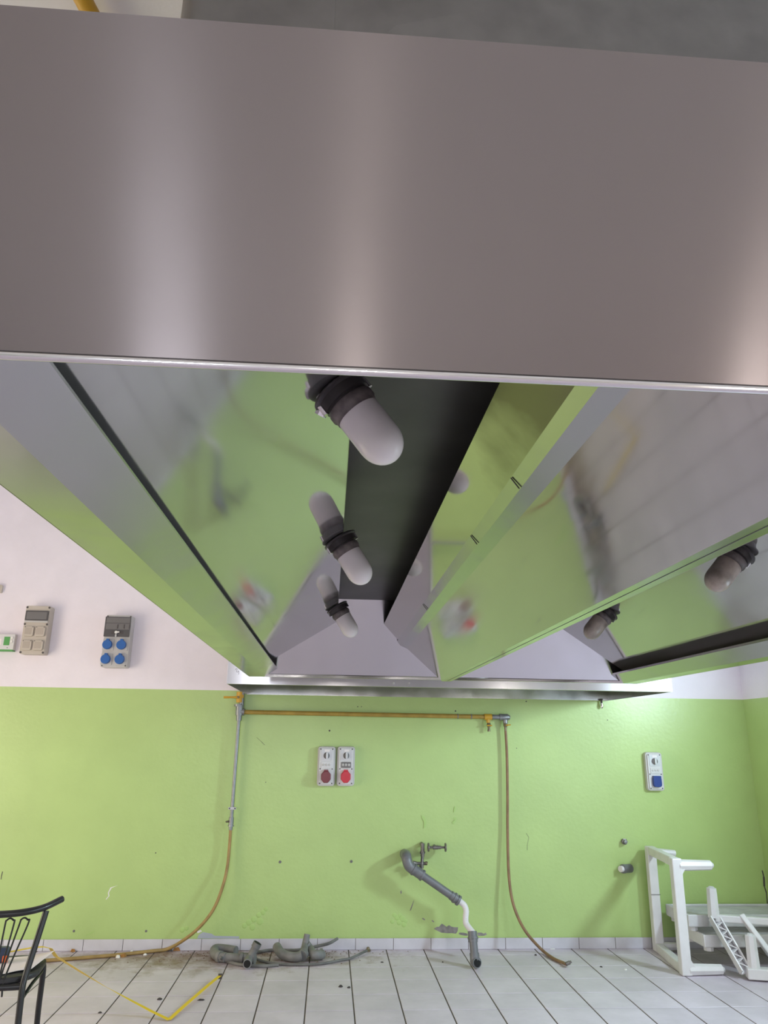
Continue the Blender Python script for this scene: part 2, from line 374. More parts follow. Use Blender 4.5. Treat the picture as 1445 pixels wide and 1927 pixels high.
patch('bare_plaster_patch', [(813,1731),(817,1734),(816,1736),(812,1733)], M['plaster'])
patch('bare_plaster_patch', [(795,1727),(800,1730),(799,1732),(794,1729)], M['plaster'])
patch('paint_flake', [(793,1534),(799,1537),(802,1548),(800,1558),(797,1558),(798,1547),(794,1540)], M['flake'], .006)
patch('paint_flake', [(852,1540),(858,1538),(858,1544),(853,1551),(850,1547),(856,1543)], M['flake'], .006)
patch('paint_flake', [(855,1517),(857,1518),(856,1527),(853,1529)], M['flake'], .005)
patch('paint_scratch', [(222,1666),(210,1671),(205,1680),(206,1686),(200,1693),(199,1692),(204,1686),(203,1680),(208,1670)], M['wcrumb'], .001)
patch('paint_scratch', [(160,1761),(168,1756),(176,1752),(178,1753),(168,1759)], M['flake'], .003)
patch('paint_flake', [(370,1752),(378,1750),(380,1753),(372,1756)], M['wcrumb'], .004)
patch('old_filler_patch', [(371,1766),(374,1759),(382,1754),(398,1757),(404,1761),(450,1762),(450,1766)], mat('blue grey filler', (.42, .45, .52), .6), .002)
for (u, v, s_) in [(742,1722,5),(747,1727,6),(752,1723,5),(757,1729,7),(763,1733,5),(738,1734,5),(751,1736,6),(760,1740,6),(487,1722,6),(495,1717,6),(478,1730,7),(468,1736,7),(460,1742,6),(489,1734,8),(475,1745,7),(500,1711,5),(343,1750,6),(351,1747,5)]:
    p = wp(u, v); mb = MB(); mb.lathe([(0, .0034 * s_), (.0012, .0030 * s_), (.002, .0016 * s_), (.0022, .0004 * s_)], (p.x, YW, p.z), (0, -1, 0), 10)
    mb.build('paint_blister', M['flake'], wall_back, smooth=True)
def crack(uvs, wd=.004, name='wall_crack'):
    pts = [wp(u, v) for u, v in uvs]; mb = MB()
    for a, b in zip(pts[:-1], pts[1:]):
        d = (b - a); n = Vector((-d.z, 0, d.x)).normalized() * wd / 2 * random.uniform(.6, 1.3)
        q = [a - n, a + n, b + n, b - n]
        mb.add([(p.x, YW - .0008, p.z) for p in q], [(0, 1, 2, 3)])
    return mb.build(name, M['screw'], wall_back)
crack([(1434,1638),(1437,1650),(1438,1668),(1442,1680),(1444,1705),(1447,1722)], .014)
crack([(990,1568),(995,1576),(992,1590),(992,1600)], .003)
crack([(483,1388),(491,1395),(498,1402)], .003)
crack([(5,1640),(3,1648),(2,1655)], .005)
for (u, v) in [(527, 1622), (661, 1621)]:
    p = wp(u, v); o = MB().lathe([(0, .011), (.004, .011), (.005, .006)], (p.x, YW, p.z), (0, -1, 0), 10).build('wall_plug', M['rub'])
    tag(o, 'grey wall plug in the green wall, %s of a level pair' % ('left' if u < 600 else 'right'), 'wall plug', 'wall plugs in the green wall')
for (u, v) in [(139, 1752), (275, 1752)]:
    p = wp(u, v); o = MB().lathe([(0, .009), (.003, .009), (.004, .005)], (p.x, YW, p.z), (0, -1, 0), 8).build('wall_plug', M['rub'])
    tag(o, 'tiny grey plug low on the green wall just above skirting, %s' % ('nearer the black chair' if u < 200 else 'nearer the ochre hose'), 'wall plug', 'wall plugs above the skirting')
for (u, v, r_) in [(620,1375,.008),(857,1338,.007),(673,1330,.005),(1143,1355,.005),(680,1330,.004),(972,1408,.004),(500,1472,.004),(293,1605,.005),(990,1320,.006)]:
    p = wp(u, v); MB().lathe([(0, r_), (.001, r_), (.0012, r_ * .5)], (p.x, YW, p.z), (0, -1, 0), 8).build('nail_hole', M['screw'], wall_back)

# ------------------------------------------------------------------ the big extraction hood
HX0, HX1, HY0, HY1 = -.497, 1.919, .676, 4.60
AX = .711                              # its centre line
mx_ = lambda p: (2 * AX - p[0], p[1])
hood = thing('extraction_hood', 'huge stainless steel island extraction hood filling the top of the picture', 'extractor hood', (AX, 2.6, 1.952))
g = MB().box((HX0, HY0 - .002, 1.952 + .006), (HX1, HY0, 2.412)); g.build('front_panel', M['brush'], hood, uvz=True)
g = MB().tube([(HX0, HY0 - .003, 1.952 + .005), (HX1, HY0 - .003, 1.952 + .005)], .0042, 12); g.build('front_lip', M['chrome'], hood, smooth=True)
MB().box((HX0, HY0 - .0022, 1.9625), (HX1, HY0 - .0028, 1.9632)).build('front_lip_groove', M['screw'], hood)
for s_ in (0, 1):
    X = HX0 if s_ == 0 else HX1
    MB().box((X - .001, HY0, 1.952), (X + .001, HY1, 2.412)).build('side_panel', M['steel3'], hood)
    q = (lambda p: p) if s_ == 0 else mx_
    def sh(name, pts, mt, y0=HY0 + .002, y1=HY1, t=.002, sm=False):
        mb = MB()
        for a, b in zip(pts[:-1], pts[1:]):
            a, b = (q(a), q(b)) if s_ == 0 else (q(b), q(a))
            mb.sheet(a, b, y0, y1, t)
        return mb.build(name, mt, hood)
    sh('rim_strip', [(HX0, .352), (-.403, .352)], M['steel2'])
    sh('gutter_strip', [(-.403, .352), (-.328, .400)], M['steel3'])
    sh('gutter_lip', [(-.328, .400), (-.334, .412)], M['steel3'])
    sh('sloping_panel', [(-.430, .410), (.025, .676)], M['steel'])
    sh('panel_return', [(.025, .676), (.016, .688)], M['steel3'])
    sh('filter_panel', [(.400, .579), (.684, .345)], M['steel'])
    sh('baffle', [(.310, .669), (.400, .579)], M['darkfront'])
    sh('beam', [(.394, .574), (.415, .548), (.455, .531), (.461, .538)], M['steel2'])
    sh('centre_gutter', [(.678, .362), (.685, .345), (.7095, .345)], M['steel2'])
MB().box((HX0, HY0, 1.6 + .806), (HX1, HY1, 1.6 + .81)).build('roof', M['dark'], hood)
# end panel leans towards the camera
mb = MB()
a0, a1 = (4.592, .366), (4.40, .805)
mb.prism([(a0[0], a0[1]), (a1[0], a1[1]), (a1[0] + .003, a1[1]), (a0[0] + .003, a0[1])], lambda y, z: Vector((HX0, y, z + 1.6)), lambda y, z: Vector((HX1, y, z + 1.6)))
mb.build('end_panel', M['brush3'], hood, uvz=True)
MB().box((HX0, 4.585, 1.952), (HX1, 4.602, 1.966)).build('end_lip', M['chrome'], hood)
MB().box((HX0, 4.599, 1.952), (HX1, 4.602, 2.412)).build('back_panel', M['steel3'], hood)
for yy in (1.55, 2.05, 3.2):   # clips on the beam
    for s_ in (0, 1):
        q = (lambda p: p) if s_ == 0 else mx_
        a, b = q((.393, .572)), q((.4145, .5465))
        mb = MB(); mb.tube([(a[0], yy, a[1] + 1.6), (b[0] - (.003 if s_ == 0 else -.003), yy, b[1] + 1.6)], .0016, 6); mb.build('beam_joint', M['screw'], hood)
for k in range(6):
    y = .69 + .72 * k + .3
    MB().box((AX - .0013, y, 1.9445), (AX + .0013, min(y + .66, 4.58), 1.9447)).build('gutter_seam', M['screw'], hood) if y < 4.4 else None
# well-glass lamps under the sloping panels
def lamp(loc, axis, dirty, label):
    rot = Vector((0, 0, 1)).rotation_difference(Vector(axis)).to_euler()
    t = thing('well_glass_lamp', label, 'lamp', loc, rot, group='lamps under the hood')
    MB().lathe([(0, .055), (.004, .061), (.008, .061), (.011, .052), (.030, .050), (.031, .045), (.036, .045)], (0, 0, 0), (0, 0, 1), 28).build('holder', M['bakelite'], t, smooth=True, local=True)
    MB().lathe([(.036, .047), (.040, .0495), (.052, .0495), (.056, .046), (.064, .046)], (0, 0, 0), (0, 0, 1), 28).build('collar', M['rustring'], t, smooth=True, local=True)
    prof = [(.060, .043), (.066, .0445), (.135, .0445)] + [(.135 + .050 * math.sin(a), .0445 * math.cos(a)) for a in [math.pi / 2 * k / 9 for k in range(1, 9)]] + [(.185, .0015)]
    MB().lathe(prof, (0, 0, 0), (0, 0, 1), 32).build('glass_globe', M['frostd' if dirty else 'frost'], t, smooth=True, local=True)
    for a in (0, math.pi):
        cx, cy = .052 * math.cos(a), .052 * math.sin(a)
        MB().tube([(cx, cy, .010), (cx, cy, .032)], .006, 8).build('clip', M['chrome'], t, local=True)
    MB().tube([(.020, -.0, .001), (.058, .020, .018)], .012, 12).build('cable_gland', M['chrome'], t, local=True) if 'front' in label else None
    return t
nl = Vector((.503, 0, -.864)); nr = Vector((-.503, 0, -.864))
for y, x, nx, lb in [(1.313, -.004, .61, 'frosted glass lamp hanging just behind the front edge of the hood'), (2.483, .012, .535, 'frosted glass lamp, middle one of the left row under the hood'), (3.879, .016, .53, 'frosted glass lamp, farthest of the left row under the hood')]:
    lamp((x, y, 1.6 + .661 + .584 * x - .001), (nx, 0, -math.sqrt(1 - nx * nx)), False, lb)
for y, lb in [(2.44, 'soiled brown glass lamp near the right edge of the picture under the hood'), (3.73, 'soiled glass lamp half hidden behind the middle gutter of the hood')]:
    x = 1.432; lamp((x, y, 1.6 + .661 + .584 * (2 * AX - x) - .001), (-.66, 0, -.751), True, lb)

# ------------------------------------------------------------------ second hood on the wall behind
BX0, BX1, BY0, BZ = -.722, 2.468, 5.30, 1.953
rh = thing('wall_hood', 'long shallow stainless hood fixed on the green wall behind the large hood', 'extractor hood', (.87, 6.5, BZ))
g = MB().box((BX0, BY0 - .002, BZ), (BX1, BY0, BZ + .42)); g.build('front_panel', M['brush2'], rh, uvz=True)
MB().box((BX0, BY0, BZ), (BX1, BY0 + .03, BZ + .002)).build('front_flange', M['steel2'], rh)
for X in (BX0, BX1):
    MB().box((X - .001, BY0, BZ), (X + .001, YW - .003, BZ + .42)).build('side_panel', M['steel3'], rh)
MB().box((BX0, YW - .006, BZ), (BX1, YW - .002, BZ + .42)).build('back_panel', M['steel3'], rh)
MB().box((BX0, BY0, BZ + .42), (BX1, YW - .002, BZ + .424)).build('roof', M['steel3'], rh)
for u in (741, 770):
    p = EYE + ray(u, 1286) * (BY0 - .002)
    MB().lathe([(0, .006), (.003, .006), (.0045, .003)], (p.x, BY0 - .002, p.z), (0, -1, 0), 8).build('screw', M['chrome'], rh)
# pen scribble on its left end
sp = [(0, .018), (.006, .028), (.014, .024), (.010, .010), (.018, .004), (.024, .014), (.028, .002), (.026, -.012)]
p0 = EYE + ray(442, 1266) * (BY0 - .003)
MB().tube(smoothpath([(p0.x + a, BY0 - .0025, p0.z + b) for a, b in sp], 4), .0012, 5).build('pen_mark', M['screw'], rh)
# spray nozzles below it
p = wp(1131, 1312, .03)
nz_ = MB().lathe([(0, .009), (.05, .009)], (p.x, YW - .03, BZ + .012), (0, 0, -1), 10).box((p.x - .012, YW - .034, BZ + .004), (p.x + .012, YW - .004, BZ + .014)).build('drain_stem', M['screw'], rh)
MB().lathe([(0, .011), (.018, .012), (.019, .016), (.024, .016), (.025, .011), (.038, .010), (.042, .006)], (p.x, YW - .03, BZ - .028), (0, 0, -1), 12).build('drain_nozzle', M['chrome'], nz_, smooth=True)

# ------------------------------------------------------------------ duct above the hood, ceiling gas pipe
DY, DX0, DX1, DZ0, DZ1 = 0.95, -.302, 1.25, 2.411, 4.0
duct = thing('ventilation_duct', 'grey galvanised sheet duct rising from the hood to the ceiling', 'duct', (.6, 1.5, DZ0))
def rounded(x0, x1, y0, y1, r, n=6):
    out = []
    for cx, cy, a0 in ((x1 - r, y1 - r, 0), (x0 + r, y1 - r, 90), (x0 + r, y0 + r, 180), (x1 - r, y0 + r, 270)):
        for k in range(n + 1):
            a = math.radians(a0 + 90 * k / n); out.append((cx + r * math.cos(a), cy + r * math.sin(a)))
    return out
MB().prism(rounded(DX0, DX1, DY + .006, 2.6, .05), lambda x, y: Vector((x, y, DZ0)), lambda x, y: Vector((x, y, DZ1 - .002))).build('duct_body', M['galv'], duct, smooth=True)
vx, vz = EYE.x + ray(745, 68).x * DY, EYE.z + ray(745, 68).z * DY
q0, q1, z0, z1 = DX0 + .06, DX1 - .06, DZ0 + .002, DZ0 + .75
c_ = (vx, DY - .012, vz + .01)
MB().add([(q0, DY + .005, z0), (q1, DY + .005, z0), (q1, DY + .005, z1), (q0, DY + .005, z1), c_], [(0, 1, 4), (1, 2, 4), (2, 3, 4), (3, 0, 4), (3, 2, 1, 0)]).build('cross_broken_panel', M['galv'], duct)
sx = ray(628, 30).x * DY
MB().box((sx - .002, DY - .008, DZ0 + .002), (sx + .002, DY + .004, DZ0 + .75)).build('duct_seam', M['galv'], duct)
d = ray(165, 5); k = (3.93 - 1.6) / d.z; px, py = d.x * k, k
cp = thing('ceiling_gas_pipe', 'yellow gas pipe under the ceiling at the upper left', 'pipe', (px, py, 3.93))
MB().tube([(px - .25, py - 1.2, 3.93), (px + .35, py + 1.8, 3.93)], .03, 14).build('pipe', M['yval'], cp, smooth=True)
for k_ in (-.6, .9):
    MB().tube([(px + k_ * .2, py + k_, 3.93), (px + k_ * .2, py + k_, 4.0)], .012, 8).build('hanger', M['zinc'], cp)

# ------------------------------------------------------------------ socket boxes (local frame: x right, z up, wall at y=0, out is -y)
def rrect(w_, h_, r, n=4):
    out = []
    for cx, cz, a0 in ((w_/2 - r, h_/2 - r, 0), (-w_/2 + r, h_/2 - r, 90), (-w_/2 + r, -h_/2 + r, 180), (w_/2 - r, -h_/2 + r, 270)):
        for k in range(n + 1):
            a = math.radians(a0 + 90 * k / n); out.append((cx + r * math.cos(a), cz + r * math.sin(a)))
    return out
def slab(poly, y0, y1, cx=0, cz=0, shrink=1):
    return MB().prism(poly, lambda x, z: Vector((x + cx, y0, z + cz)), lambda x, z: Vector((x * shrink + cx, y1, z * shrink + cz)))
def disc(cx, cz, r, y0, y1, n=20, r2=None):
    return MB().lathe([(0, r), (abs(y1 - y0) * .8, r), (abs(y1 - y0), r2 or r * .92)], (cx, y0, cz), (0, -1, 0), n)
def interlock(u0, v0, u1, v1, label, lid, square=False, open_=False):
    a, b = wp(u0, v0, .05), wp(u1, v1, .05); w_, h_ = .150, .318
    cx, cz = (a.x + b.x) / 2, (a.z + b.z) / 2
    t = thing('switched_socket', label, 'socket', (cx, YW, cz), group='switched sockets on the green wall')
    B = lambda mb, n, m_, par=None, **k: mb.build(n, M[m_], par or t, local=True, **k)
    B(slab(rrect(w_, h_, .024), 0, -.045, shrink=.985), 'housing', 'plas', bevel=.004)
    B(slab(rrect(w_ * .80, h_ * .90, .010), -.045, -.056), 'face_plate', 'plasl', bevel=.002)
    B(slab(rrect(.092, .088, .006), -.056, -.060, 0, .088), 'switch_plate', 'silver')
    B(slab(rrect(.042, .018, .002), -.060, -.062, .004, .124), 'name_plate', 'paper')
    kn = B(disc(0, .084, .026, -.060, -.068), 'switch_dial', 'knob', smooth=True)
    B(slab(rrect(.018, .052, .006), -.068, -.082, .003, .084), 'switch_knob', 'silver', kn, bevel=.002)
    fw = B(slab(rrect(.084, .048, .005), -.056, -.062, 0, .010), 'fuse_cover', 'plasl' if lid != 'red' else 'knob', bevel=.001)
    for i in (-1, 0, 1): B(disc(i * .025, .011, .010, -.062, -.065, 12), 'fuse_cap', 'plas', fw, smooth=True)
    if square:
        ld = B(slab(rrect(.076, .090, .022), -.056, -.088, .002, -.082, .94), 'socket_lid', lid, bevel=.004)
        B(slab(rrect(.064, .020, .003), -.056, -.090, .002, -.045), 'lid_hinge', lid, ld)
    else:
        oc = [(.045 * math.cos(math.radians(22.5 + 45 * k)) , .053 * math.sin(math.radians(22.5 + 45 * k)) ) for k in range(8)]
        ld = B(slab(oc, -.056, -.092, 0, -.084, .93), 'socket_lid', lid, bevel=.004)
        B(slab(rrect(.036, .018, .003), -.056, -.088, 0, -.036), 'lid_hinge', lid, ld)
    for sx_ in (-1, 1):
        for z_ in (.136, -.136, -.022): B(disc(sx_ * .050, z_, .0055, -.056, -.0575, 10), 'screw', 'screw')
    return t
interlock(598, 1406, 630, 1478, 'grey switched socket with dark maroon lid, left of the pair', 'maroon')
interlock(635, 1406, 667, 1478, 'grey switched socket with bright red lid, right of the pair', 'red')
interlock(1216, 1418, 1249, 1486, 'grey switched socket with navy blue lid above the white plastic frames', 'navy', True)

def frontsize(tl, br, off):
    a, b = wp(*tl, off), wp(*br, off); return abs(b.x - a.x), abs(a.z - b.z), (a.x + b.x) / 2, (a.z + b.z) / 2
# beige panel with four square sockets
dp = .10
a, b, c = wp(50, 1139.5, dp), wp(37, 1230.5, dp), wp(96, 1140.5, dp)
h_ = a.z - b.z; w_ = c.x - a.x; cx, cz = (a.x + c.x) / 2, (a.z + b.z) / 2
t = thing('socket_panel', 'beige socket panel with four square covers beside the green-marked lamp', 'socket panel', (cx, YW, cz))
B = lambda mb, n, m_, par=None, **k: mb.build(n, M[m_], par or t, local=True, **k)
B(slab(rrect(w_, h_, .016), 0, -dp), 'housing', 'plasb', bevel=.004)
win = B(slab(rrect(w_ * .92, h_ * .205, .004), -dp, -dp - .012, 0, h_ * .292), 'smoked_window', 'smoke')
B(slab(rrect(w_ * .82, h_ * .15, .004), -dp - .012, -dp - .013, 0, h_ * .292), 'window_inset', 'smoke2', win)
B(slab(rrect(w_ * .94, h_ * .036, .002), -dp, -dp - .010, 0, h_ * .168), 'window_sill', 'plas')
for ix in (-1, 1):
    for iz in (0, 1):
        zz = h_ * (-.035 - .285 * iz); s4 = B(slab(rrect(.082, .086, .012), -dp, -dp - .016, ix * w_ * .23, zz, .96), 'socket_cover', 'plasb', bevel=.003)
        B(slab(rrect(.056, .056, .005), -dp - .016, -dp - .0175, ix * w_ * .23 - .002, zz + .002), 'cover_inset', 'plasi', s4)
        for ex in (-1, 1): B(disc(ix * w_ * .23 + ex * .031, zz + .036, .004, -dp - .016, -dp - .0175, 8), 'cover_screw', 'screw', s4)
for ex in (-1, 1):
    for z_ in (h_ * .465, h_ * .115, -h_ * .465): B(disc(ex * w_ * .45, z_, .009, -dp, -dp - .004, 10), 'screw', 'screw')
# grey panel with four blue sockets
a, b, c = wp(200.5, 1157, dp), wp(190, 1255.5, dp), wp(249.5, 1158.5, dp)
h_ = a.z - b.z; w_ = c.x - a.x; cx, cz = (a.x + c.x) / 2, (a.z + b.z) / 2
t = thing('socket_panel', 'grey socket panel with four round blue lids on the white wall', 'socket panel', (cx, YW, cz))
B = lambda mb, n, m_, par=None, **k: mb.build(n, M[m_], par or t, local=True, **k)
B(slab(rrect(w_, h_, .016), 0, -dp), 'housing', 'plas', bevel=.004)
win = B(slab(rrect(w_ * .96, h_ * .385, .004), -dp, -dp - .014, -w_ * .02, h_ * .27), 'smoked_window', 'smoke')
B(slab(rrect(w_ * .9, h_ * .10, .003), -dp - .014, -dp - .015, 0, h_ * .395), 'breaker_row', 'smoke2', win)
B(slab(rrect(w_ * .9, h_ * .115, .003), -dp - .014, -dp - .015, 0, h_ * .275), 'breaker_row', 'smoke2', win)
for x_ in (-.0, .055, .10): B(slab(rrect(.008, .036, .001), -dp - .015, -dp - .018, x_, h_ * .275), 'breaker_toggle', 'screw', win)
lt = B(slab(rrect(w_ * .46, h_ * .05, .004), -dp - .014, -dp - .016, 0, h_ * .16), 'latch_plate', 'screw', win)
B(disc(-.006, h_ * .162, .013, -dp - .016, -dp - .026, 14), 'latch_key', 'wcrumb', lt, smooth=True)
B(slab(rrect(.034, .012, .003), -dp - .026, -dp - .032, .006, h_ * .165), 'latch_bow', 'wcrumb', lt)
B(slab(rrect(.014, .022, .003), -dp - .014, -dp - .022, -.006, h_ * .10), 'padlock', 'silver', lt)
for ix in (-1, 1):
    for iz in (0, 1):
        zz = h_ * (-.075 - .275 * iz); xx = ix * w_ * .265 - .006
        ps = B(slab(rrect(.092, .098, .008), -dp, -dp - .006, xx, zz), 'socket_plate', 'plas', bevel=.001)
        ld = B(disc(xx - .004, zz, .040, -dp - .006, -dp - .034, 26), 'socket_lid', 'blue', ps, smooth=True)
        B(slab(rrect(.022, .014, .003), -dp - .006, -dp - .034, xx - .002, zz + .042), 'lid_hinge', 'blue', ps)
for ex in (-1, 1):
    for z_ in (h_ * .475, -h_ * .465): B(disc(ex * w_ * .44, z_, .006, -dp, -dp - .003, 10), 'screw', 'screw')
# emergency light at the left edge
a, b = wp(29, 1193.5, .05), wp(25, 1225, .05); hh = a.z - b.z
t = thing('emergency_light', 'white emergency light with green square cut off by the left edge', 'emergency light', (a.x - .20, YW, (a.z + b.z) / 2))
B = lambda mb, n, m_, par=None, **k: mb.build(n, M[m_], par or t, local=True, **k)
B(slab(rrect(.40, hh, .006), 0, -.05, 0, 0), 'housing', 'plasl', bevel=.003)
B(slab(rrect(.40, .014, .003), 0, -.052, 0, -hh / 2 + .004), 'green_base_trim', 'green')
B(slab(rrect(.048, .072, .002), -.05, -.052, .138, .012), 'green_label', 'green')
for dz in (.030, -.006): B(disc(.178, .012 + dz * .9, .011, -.05, -.058, 12), 'test_button', 'wcrumb', smooth=True)
B(disc(.15, -.045, .004, -.05, -.052, 8), 'indicator', 'screw')
B(slab(rrect(.29, .05, .002), -.05, -.0515, -.05, .005), 'diffuser', 'paper')
p = wp(6, 1109)
o = slab(rrect(.10, .07, .01), 0, -.03).build('blank_cover_plate', M['plasb']); o.location = (p.x - .05, YW, p.z); tag(o, 'small beige blank plate on the white wall at the left edge', 'cover plate')

# ------------------------------------------------------------------ gas pipework on the wall
OFF = .05
gp = thing('gas_pipe', 'gas pipe with yellow horizontal run and grey drop on the green wall', 'gas pipe', tuple(wp(450, 1345, OFF)))
def part(mb, n, m_, par, **k): return mb.build(n, M[m_], par, **k)
tee = wp(451, 1338, OFF)
part(MB().tube([tee + Vector((.012, 0, -.01)), tee + Vector((.012, 0, .62))], .021, 14), 'riser', 'zinc', gp, smooth=True)
part(MB().tube([wp(452, 1302, OFF) , wp(451, 1322, OFF)], .030, 12).tube([wp(452, 1308, OFF), wp(452, 1314, OFF)], .036, 6), 'valve_body', 'yval', gp, smooth=True)
hv = wp(448, 1312, OFF + .035)
lev = part(MB().tube([hv, wp(436, 1312, OFF + .045), wp(421, 1312, OFF + .045)], [.010, .008, .010], 8), 'valve_lever', 'yval', gp, smooth=True)
part(MB().lathe([(0, .011), (.02, .011)], hv + Vector((0, .01, 0)), (0, -1, 0), 6), 'lever_nut', 'brass', lev)
part(MB().tube([wp(451, 1327, OFF), wp(450, 1346, OFF)], .033, 14).tube([wp(449, 1325, OFF), wp(449, 1329, OFF)], .038, 14).tube([wp(450, 1339, OFF), wp(460, 1340, OFF)], .030, 14), 'tee_fitting', 'zinc', gp, smooth=True)
hz0, hz1 = wp(459, 1340, OFF), wp(928, 1349.5, OFF); hz1.z = hz0.z - .008
part(MB().tube([hz0, hz1], .0185, 14), 'horizontal_pipe', 'gasy', gp, smooth=True)
hx = lambda u: hz0.lerp(hz1, (u - 459) / (928 - 459))
part(MB().tube([hx(911), hx(925)], .026, 14).tube([hx(918), hx(918) - Vector((0, 0, .05))], .017, 10), 'branch_tee', 'yval', gp, smooth=True)
k1 = hx(919) - Vector((0, 0, .05))
tp = part(MB().lathe([(0, .013), (.012, .018), (.03, .018), (.032, .012), (.05, .010), (.062, .013), (.072, .013)], k1, (0, 0, -1), 10), 'tap', 'brass', gp, smooth=True)
part(MB().tube([k1 + Vector((-.02, -.02, -.022)), k1 + Vector((.024, -.024, -.022))], .006, 6), 'tap_lever', 'yval', tp)
part(MB().tube([hx(926), hx(940)], .020, 14).tube([hx(940), hx(944)], .029, 12), 'nipple', 'zinc', gp, smooth=True)
e0 = hx(943); e1 = hx(955); 
part(MB().tube([e0, e1, e1 + Vector((.022, 0, -.004))], [.027, .029, .018], 14).tube([hx(951), hx(951) - Vector((0, 0, .05))], .021, 10), 'end_elbow', 'zinc', gp, smooth=True)
k2 = hx(951) - Vector((0, 0, .045))
tp = part(MB().lathe([(0, .013), (.012, .018), (.03, .017), (.034, .012), (.05, .012), (.08, .010)], k2, (0, 0, -1), 10), 'tap', 'brass', gp, smooth=True)
part(MB().tube([k2 + Vector((0, -.02, -.022)), k2 + Vector((.04, -.024, -.018))], .006, 6), 'tap_lever', 'yval', tp)
for u in (859, 885): part(MB().tube([hx(u), hx(u) + Vector((.008, 0, 0))], .022, 12), 'pipe_clip', 'zinc', gp)
dtop, dbot = wp(450, 1345, OFF), wp(433.5, 1556, OFF); dbot.x = dtop.x - .005
part(MB().tube([dtop, wp(449.5, 1356, OFF)], .024, 12), 'reducer', 'zinc', gp, smooth=True)
part(MB().tube([dtop, dbot], .0145, 12), 'drop_pipe', 'zinc', gp, smooth=True)
zc_ = wp(436, 1521, OFF).z
cl = part(MB().box((dtop.x - .034, YW - .066, zc_ - .010), (dtop.x + .028, YW - .060, zc_ + .010)).tube([(dtop.x - .004, YW - .001, zc_), (dtop.x - .004, YW - .06, zc_)], .005, 8), 'pipe_clamp', 'silver', gp, bevel=.002)
part(MB().tube([(dtop.x - .024, YW - .068, zc_), (dtop.x - .024, YW - .066, zc_)], .006, 8).tube([(dtop.x + .020, YW - .068, zc_), (dtop.x + .020, YW - .066, zc_)], .006, 8), 'clamp_screw', 'screw', cl)
v0, v1 = wp(434.5, 1538, OFF).z, wp(434, 1562, OFF).z; vx_ = dbot.x
part(MB().tube([(vx_, dbot.y, v0), (vx_, dbot.y, v1 + .03)], .020, 12).tube([(vx_, dbot.y, v1 + .035), (vx_, dbot.y, v1 + .028)], .025, 8).tube([(vx_, dbot.y, v1 + .03), (vx_, dbot.y, v1)], .0155, 10), 'drop_valve', 'zinc', gp, smooth=True)
part(MB().tube([(vx_ - .014, dbot.y - .01, v0 - .03), (vx_ - .040, dbot.y - .025, v0 - .032)], [.009, .006], 8), 'drop_valve_lever', 'brass', gp, smooth=True)
# left hose, down the wall and along the floor behind the chair
hp = [Vector((vx_, YW - OFF, v1 + .004)), wp(432, 1590, .05), wp(428, 1630, .06), wp(420, 1665, .09), wp(404, 1707, .11), wp(380, 1740, .12), wp(350, 1766, .10)]
hp[-1].z = max(hp[-1].z, .05)
hp += [fp(318, 1783, .018), fp(285, 1790, .014), fp(220, 1797, .013), fp(150, 1803, .013), fp(95, 1807, .013), fp(20, 1812, .013)]
for q_ in hp: q_.y = min(q_.y, YW - .025)
ho = MB().tube(smoothpath(hp, 7), .0125, 10).build('gas_hose', M['gash'], smooth=True)
tag(ho, 'ochre gas hose curving down the wall and along the floor behind the chair', 'hose')
# right hose
hp = [k2 - Vector((0, 0, .07)), wp(954, 1420, .05), wp(955, 1500, .05), wp(955, 1560, .05), wp(957, 1640, .07), wp(963, 1690, .10), wp(975, 1727, .14), wp(992, 1757, .20), fp(1018, 1786, .03), fp(1040, 1803, .014), fp(1060, 1812, .016)]
hp[1].x = hp[0].x + .004; 
end = fp(1072, 1811, .035); hp.append(end - Vector((.03, 0, .012)))
gr_ = thing('gas_hose', 'brown gas hose hanging from the pipe end down to the bare floor', 'hose', tuple(hp[-3]))
part(MB().tube(smoothpath(hp, 7), .0115, 10), 'hose', 'gashr', gr_, smooth=True)
part(MB().tube([hp[-1], end], .014, 8).tube([end, end + Vector((.012, 0, .005))], .009, 8), 'hose_coupling', 'ironw', gr_, smooth=True)

# ------------------------------------------------------------------ water valve, drain pipe
wv = thing('water_valve', 'weathered metal water valve with two round handwheels above the drain pipe', 'valve', tuple(wp(795, 1600, 0)))
vt, vm, vb = wp(795, 1590, .07), wp(795, 1612, .07), wp(793, 1634, .09)
part(MB().tube([Vector((vt.x, YW, vt.z)), Vector((vt.x, YW - .07, vt.z))], .015, 10).tube([vt + Vector((0, 0, .012)), vm], .016, 10).tube([vt + Vector((0, 0, -.05)), vt + Vector((0, 0, -.066))], .022, 8), 'inlet_pipe', 'ironw', wv, smooth=True)
part(MB().tube([vm, vb], .013, 10).tube([vb + Vector((0, 0, .03)), vb + Vector((0, 0, .0))], .019, 8).tube([wp(784, 1625, .08), wp(802, 1625, .08)], .013, 8), 'valve_body', 'ironw', wv, smooth=True)
part(MB().tube([wp(777, 1624, .08), wp(785, 1625, .08)], [.019, .013], 10), 'side_outlet', 'ironw', wv, smooth=True)
part(MB().tube([wp(800, 1624, .09), wp(804, 1625, .09)], .014, 10, True), 'side_ring', 'brass', wv, smooth=True)
h0, h1 = wp(804, 1594.5, .09), wp(840, 1595, .09); h1.z = h0.z
sp_ = part(MB().tube([Vector((h0.x + .07, YW, h0.z)), Vector((h0.x + .07, YW - .09, h0.z))], .012, 8).tube([h0, h1], .009, 8).tube([h0.lerp(h1, .3), h0.lerp(h1, .55)], .016, 10).tube([h0.lerp(h1, .55), h0.lerp(h1, .72)], .013, 10), 'spindle', 'ironw', wv, smooth=True)
for q_ in (h0.lerp(h1, .06), h0.lerp(h1, .95)):
    part(MB().tube([q_ - Vector((.005, 0, 0)), q_ + Vector((.005, 0, 0))], .033, 14), 'handwheel', 'ironw', wv, smooth=True)

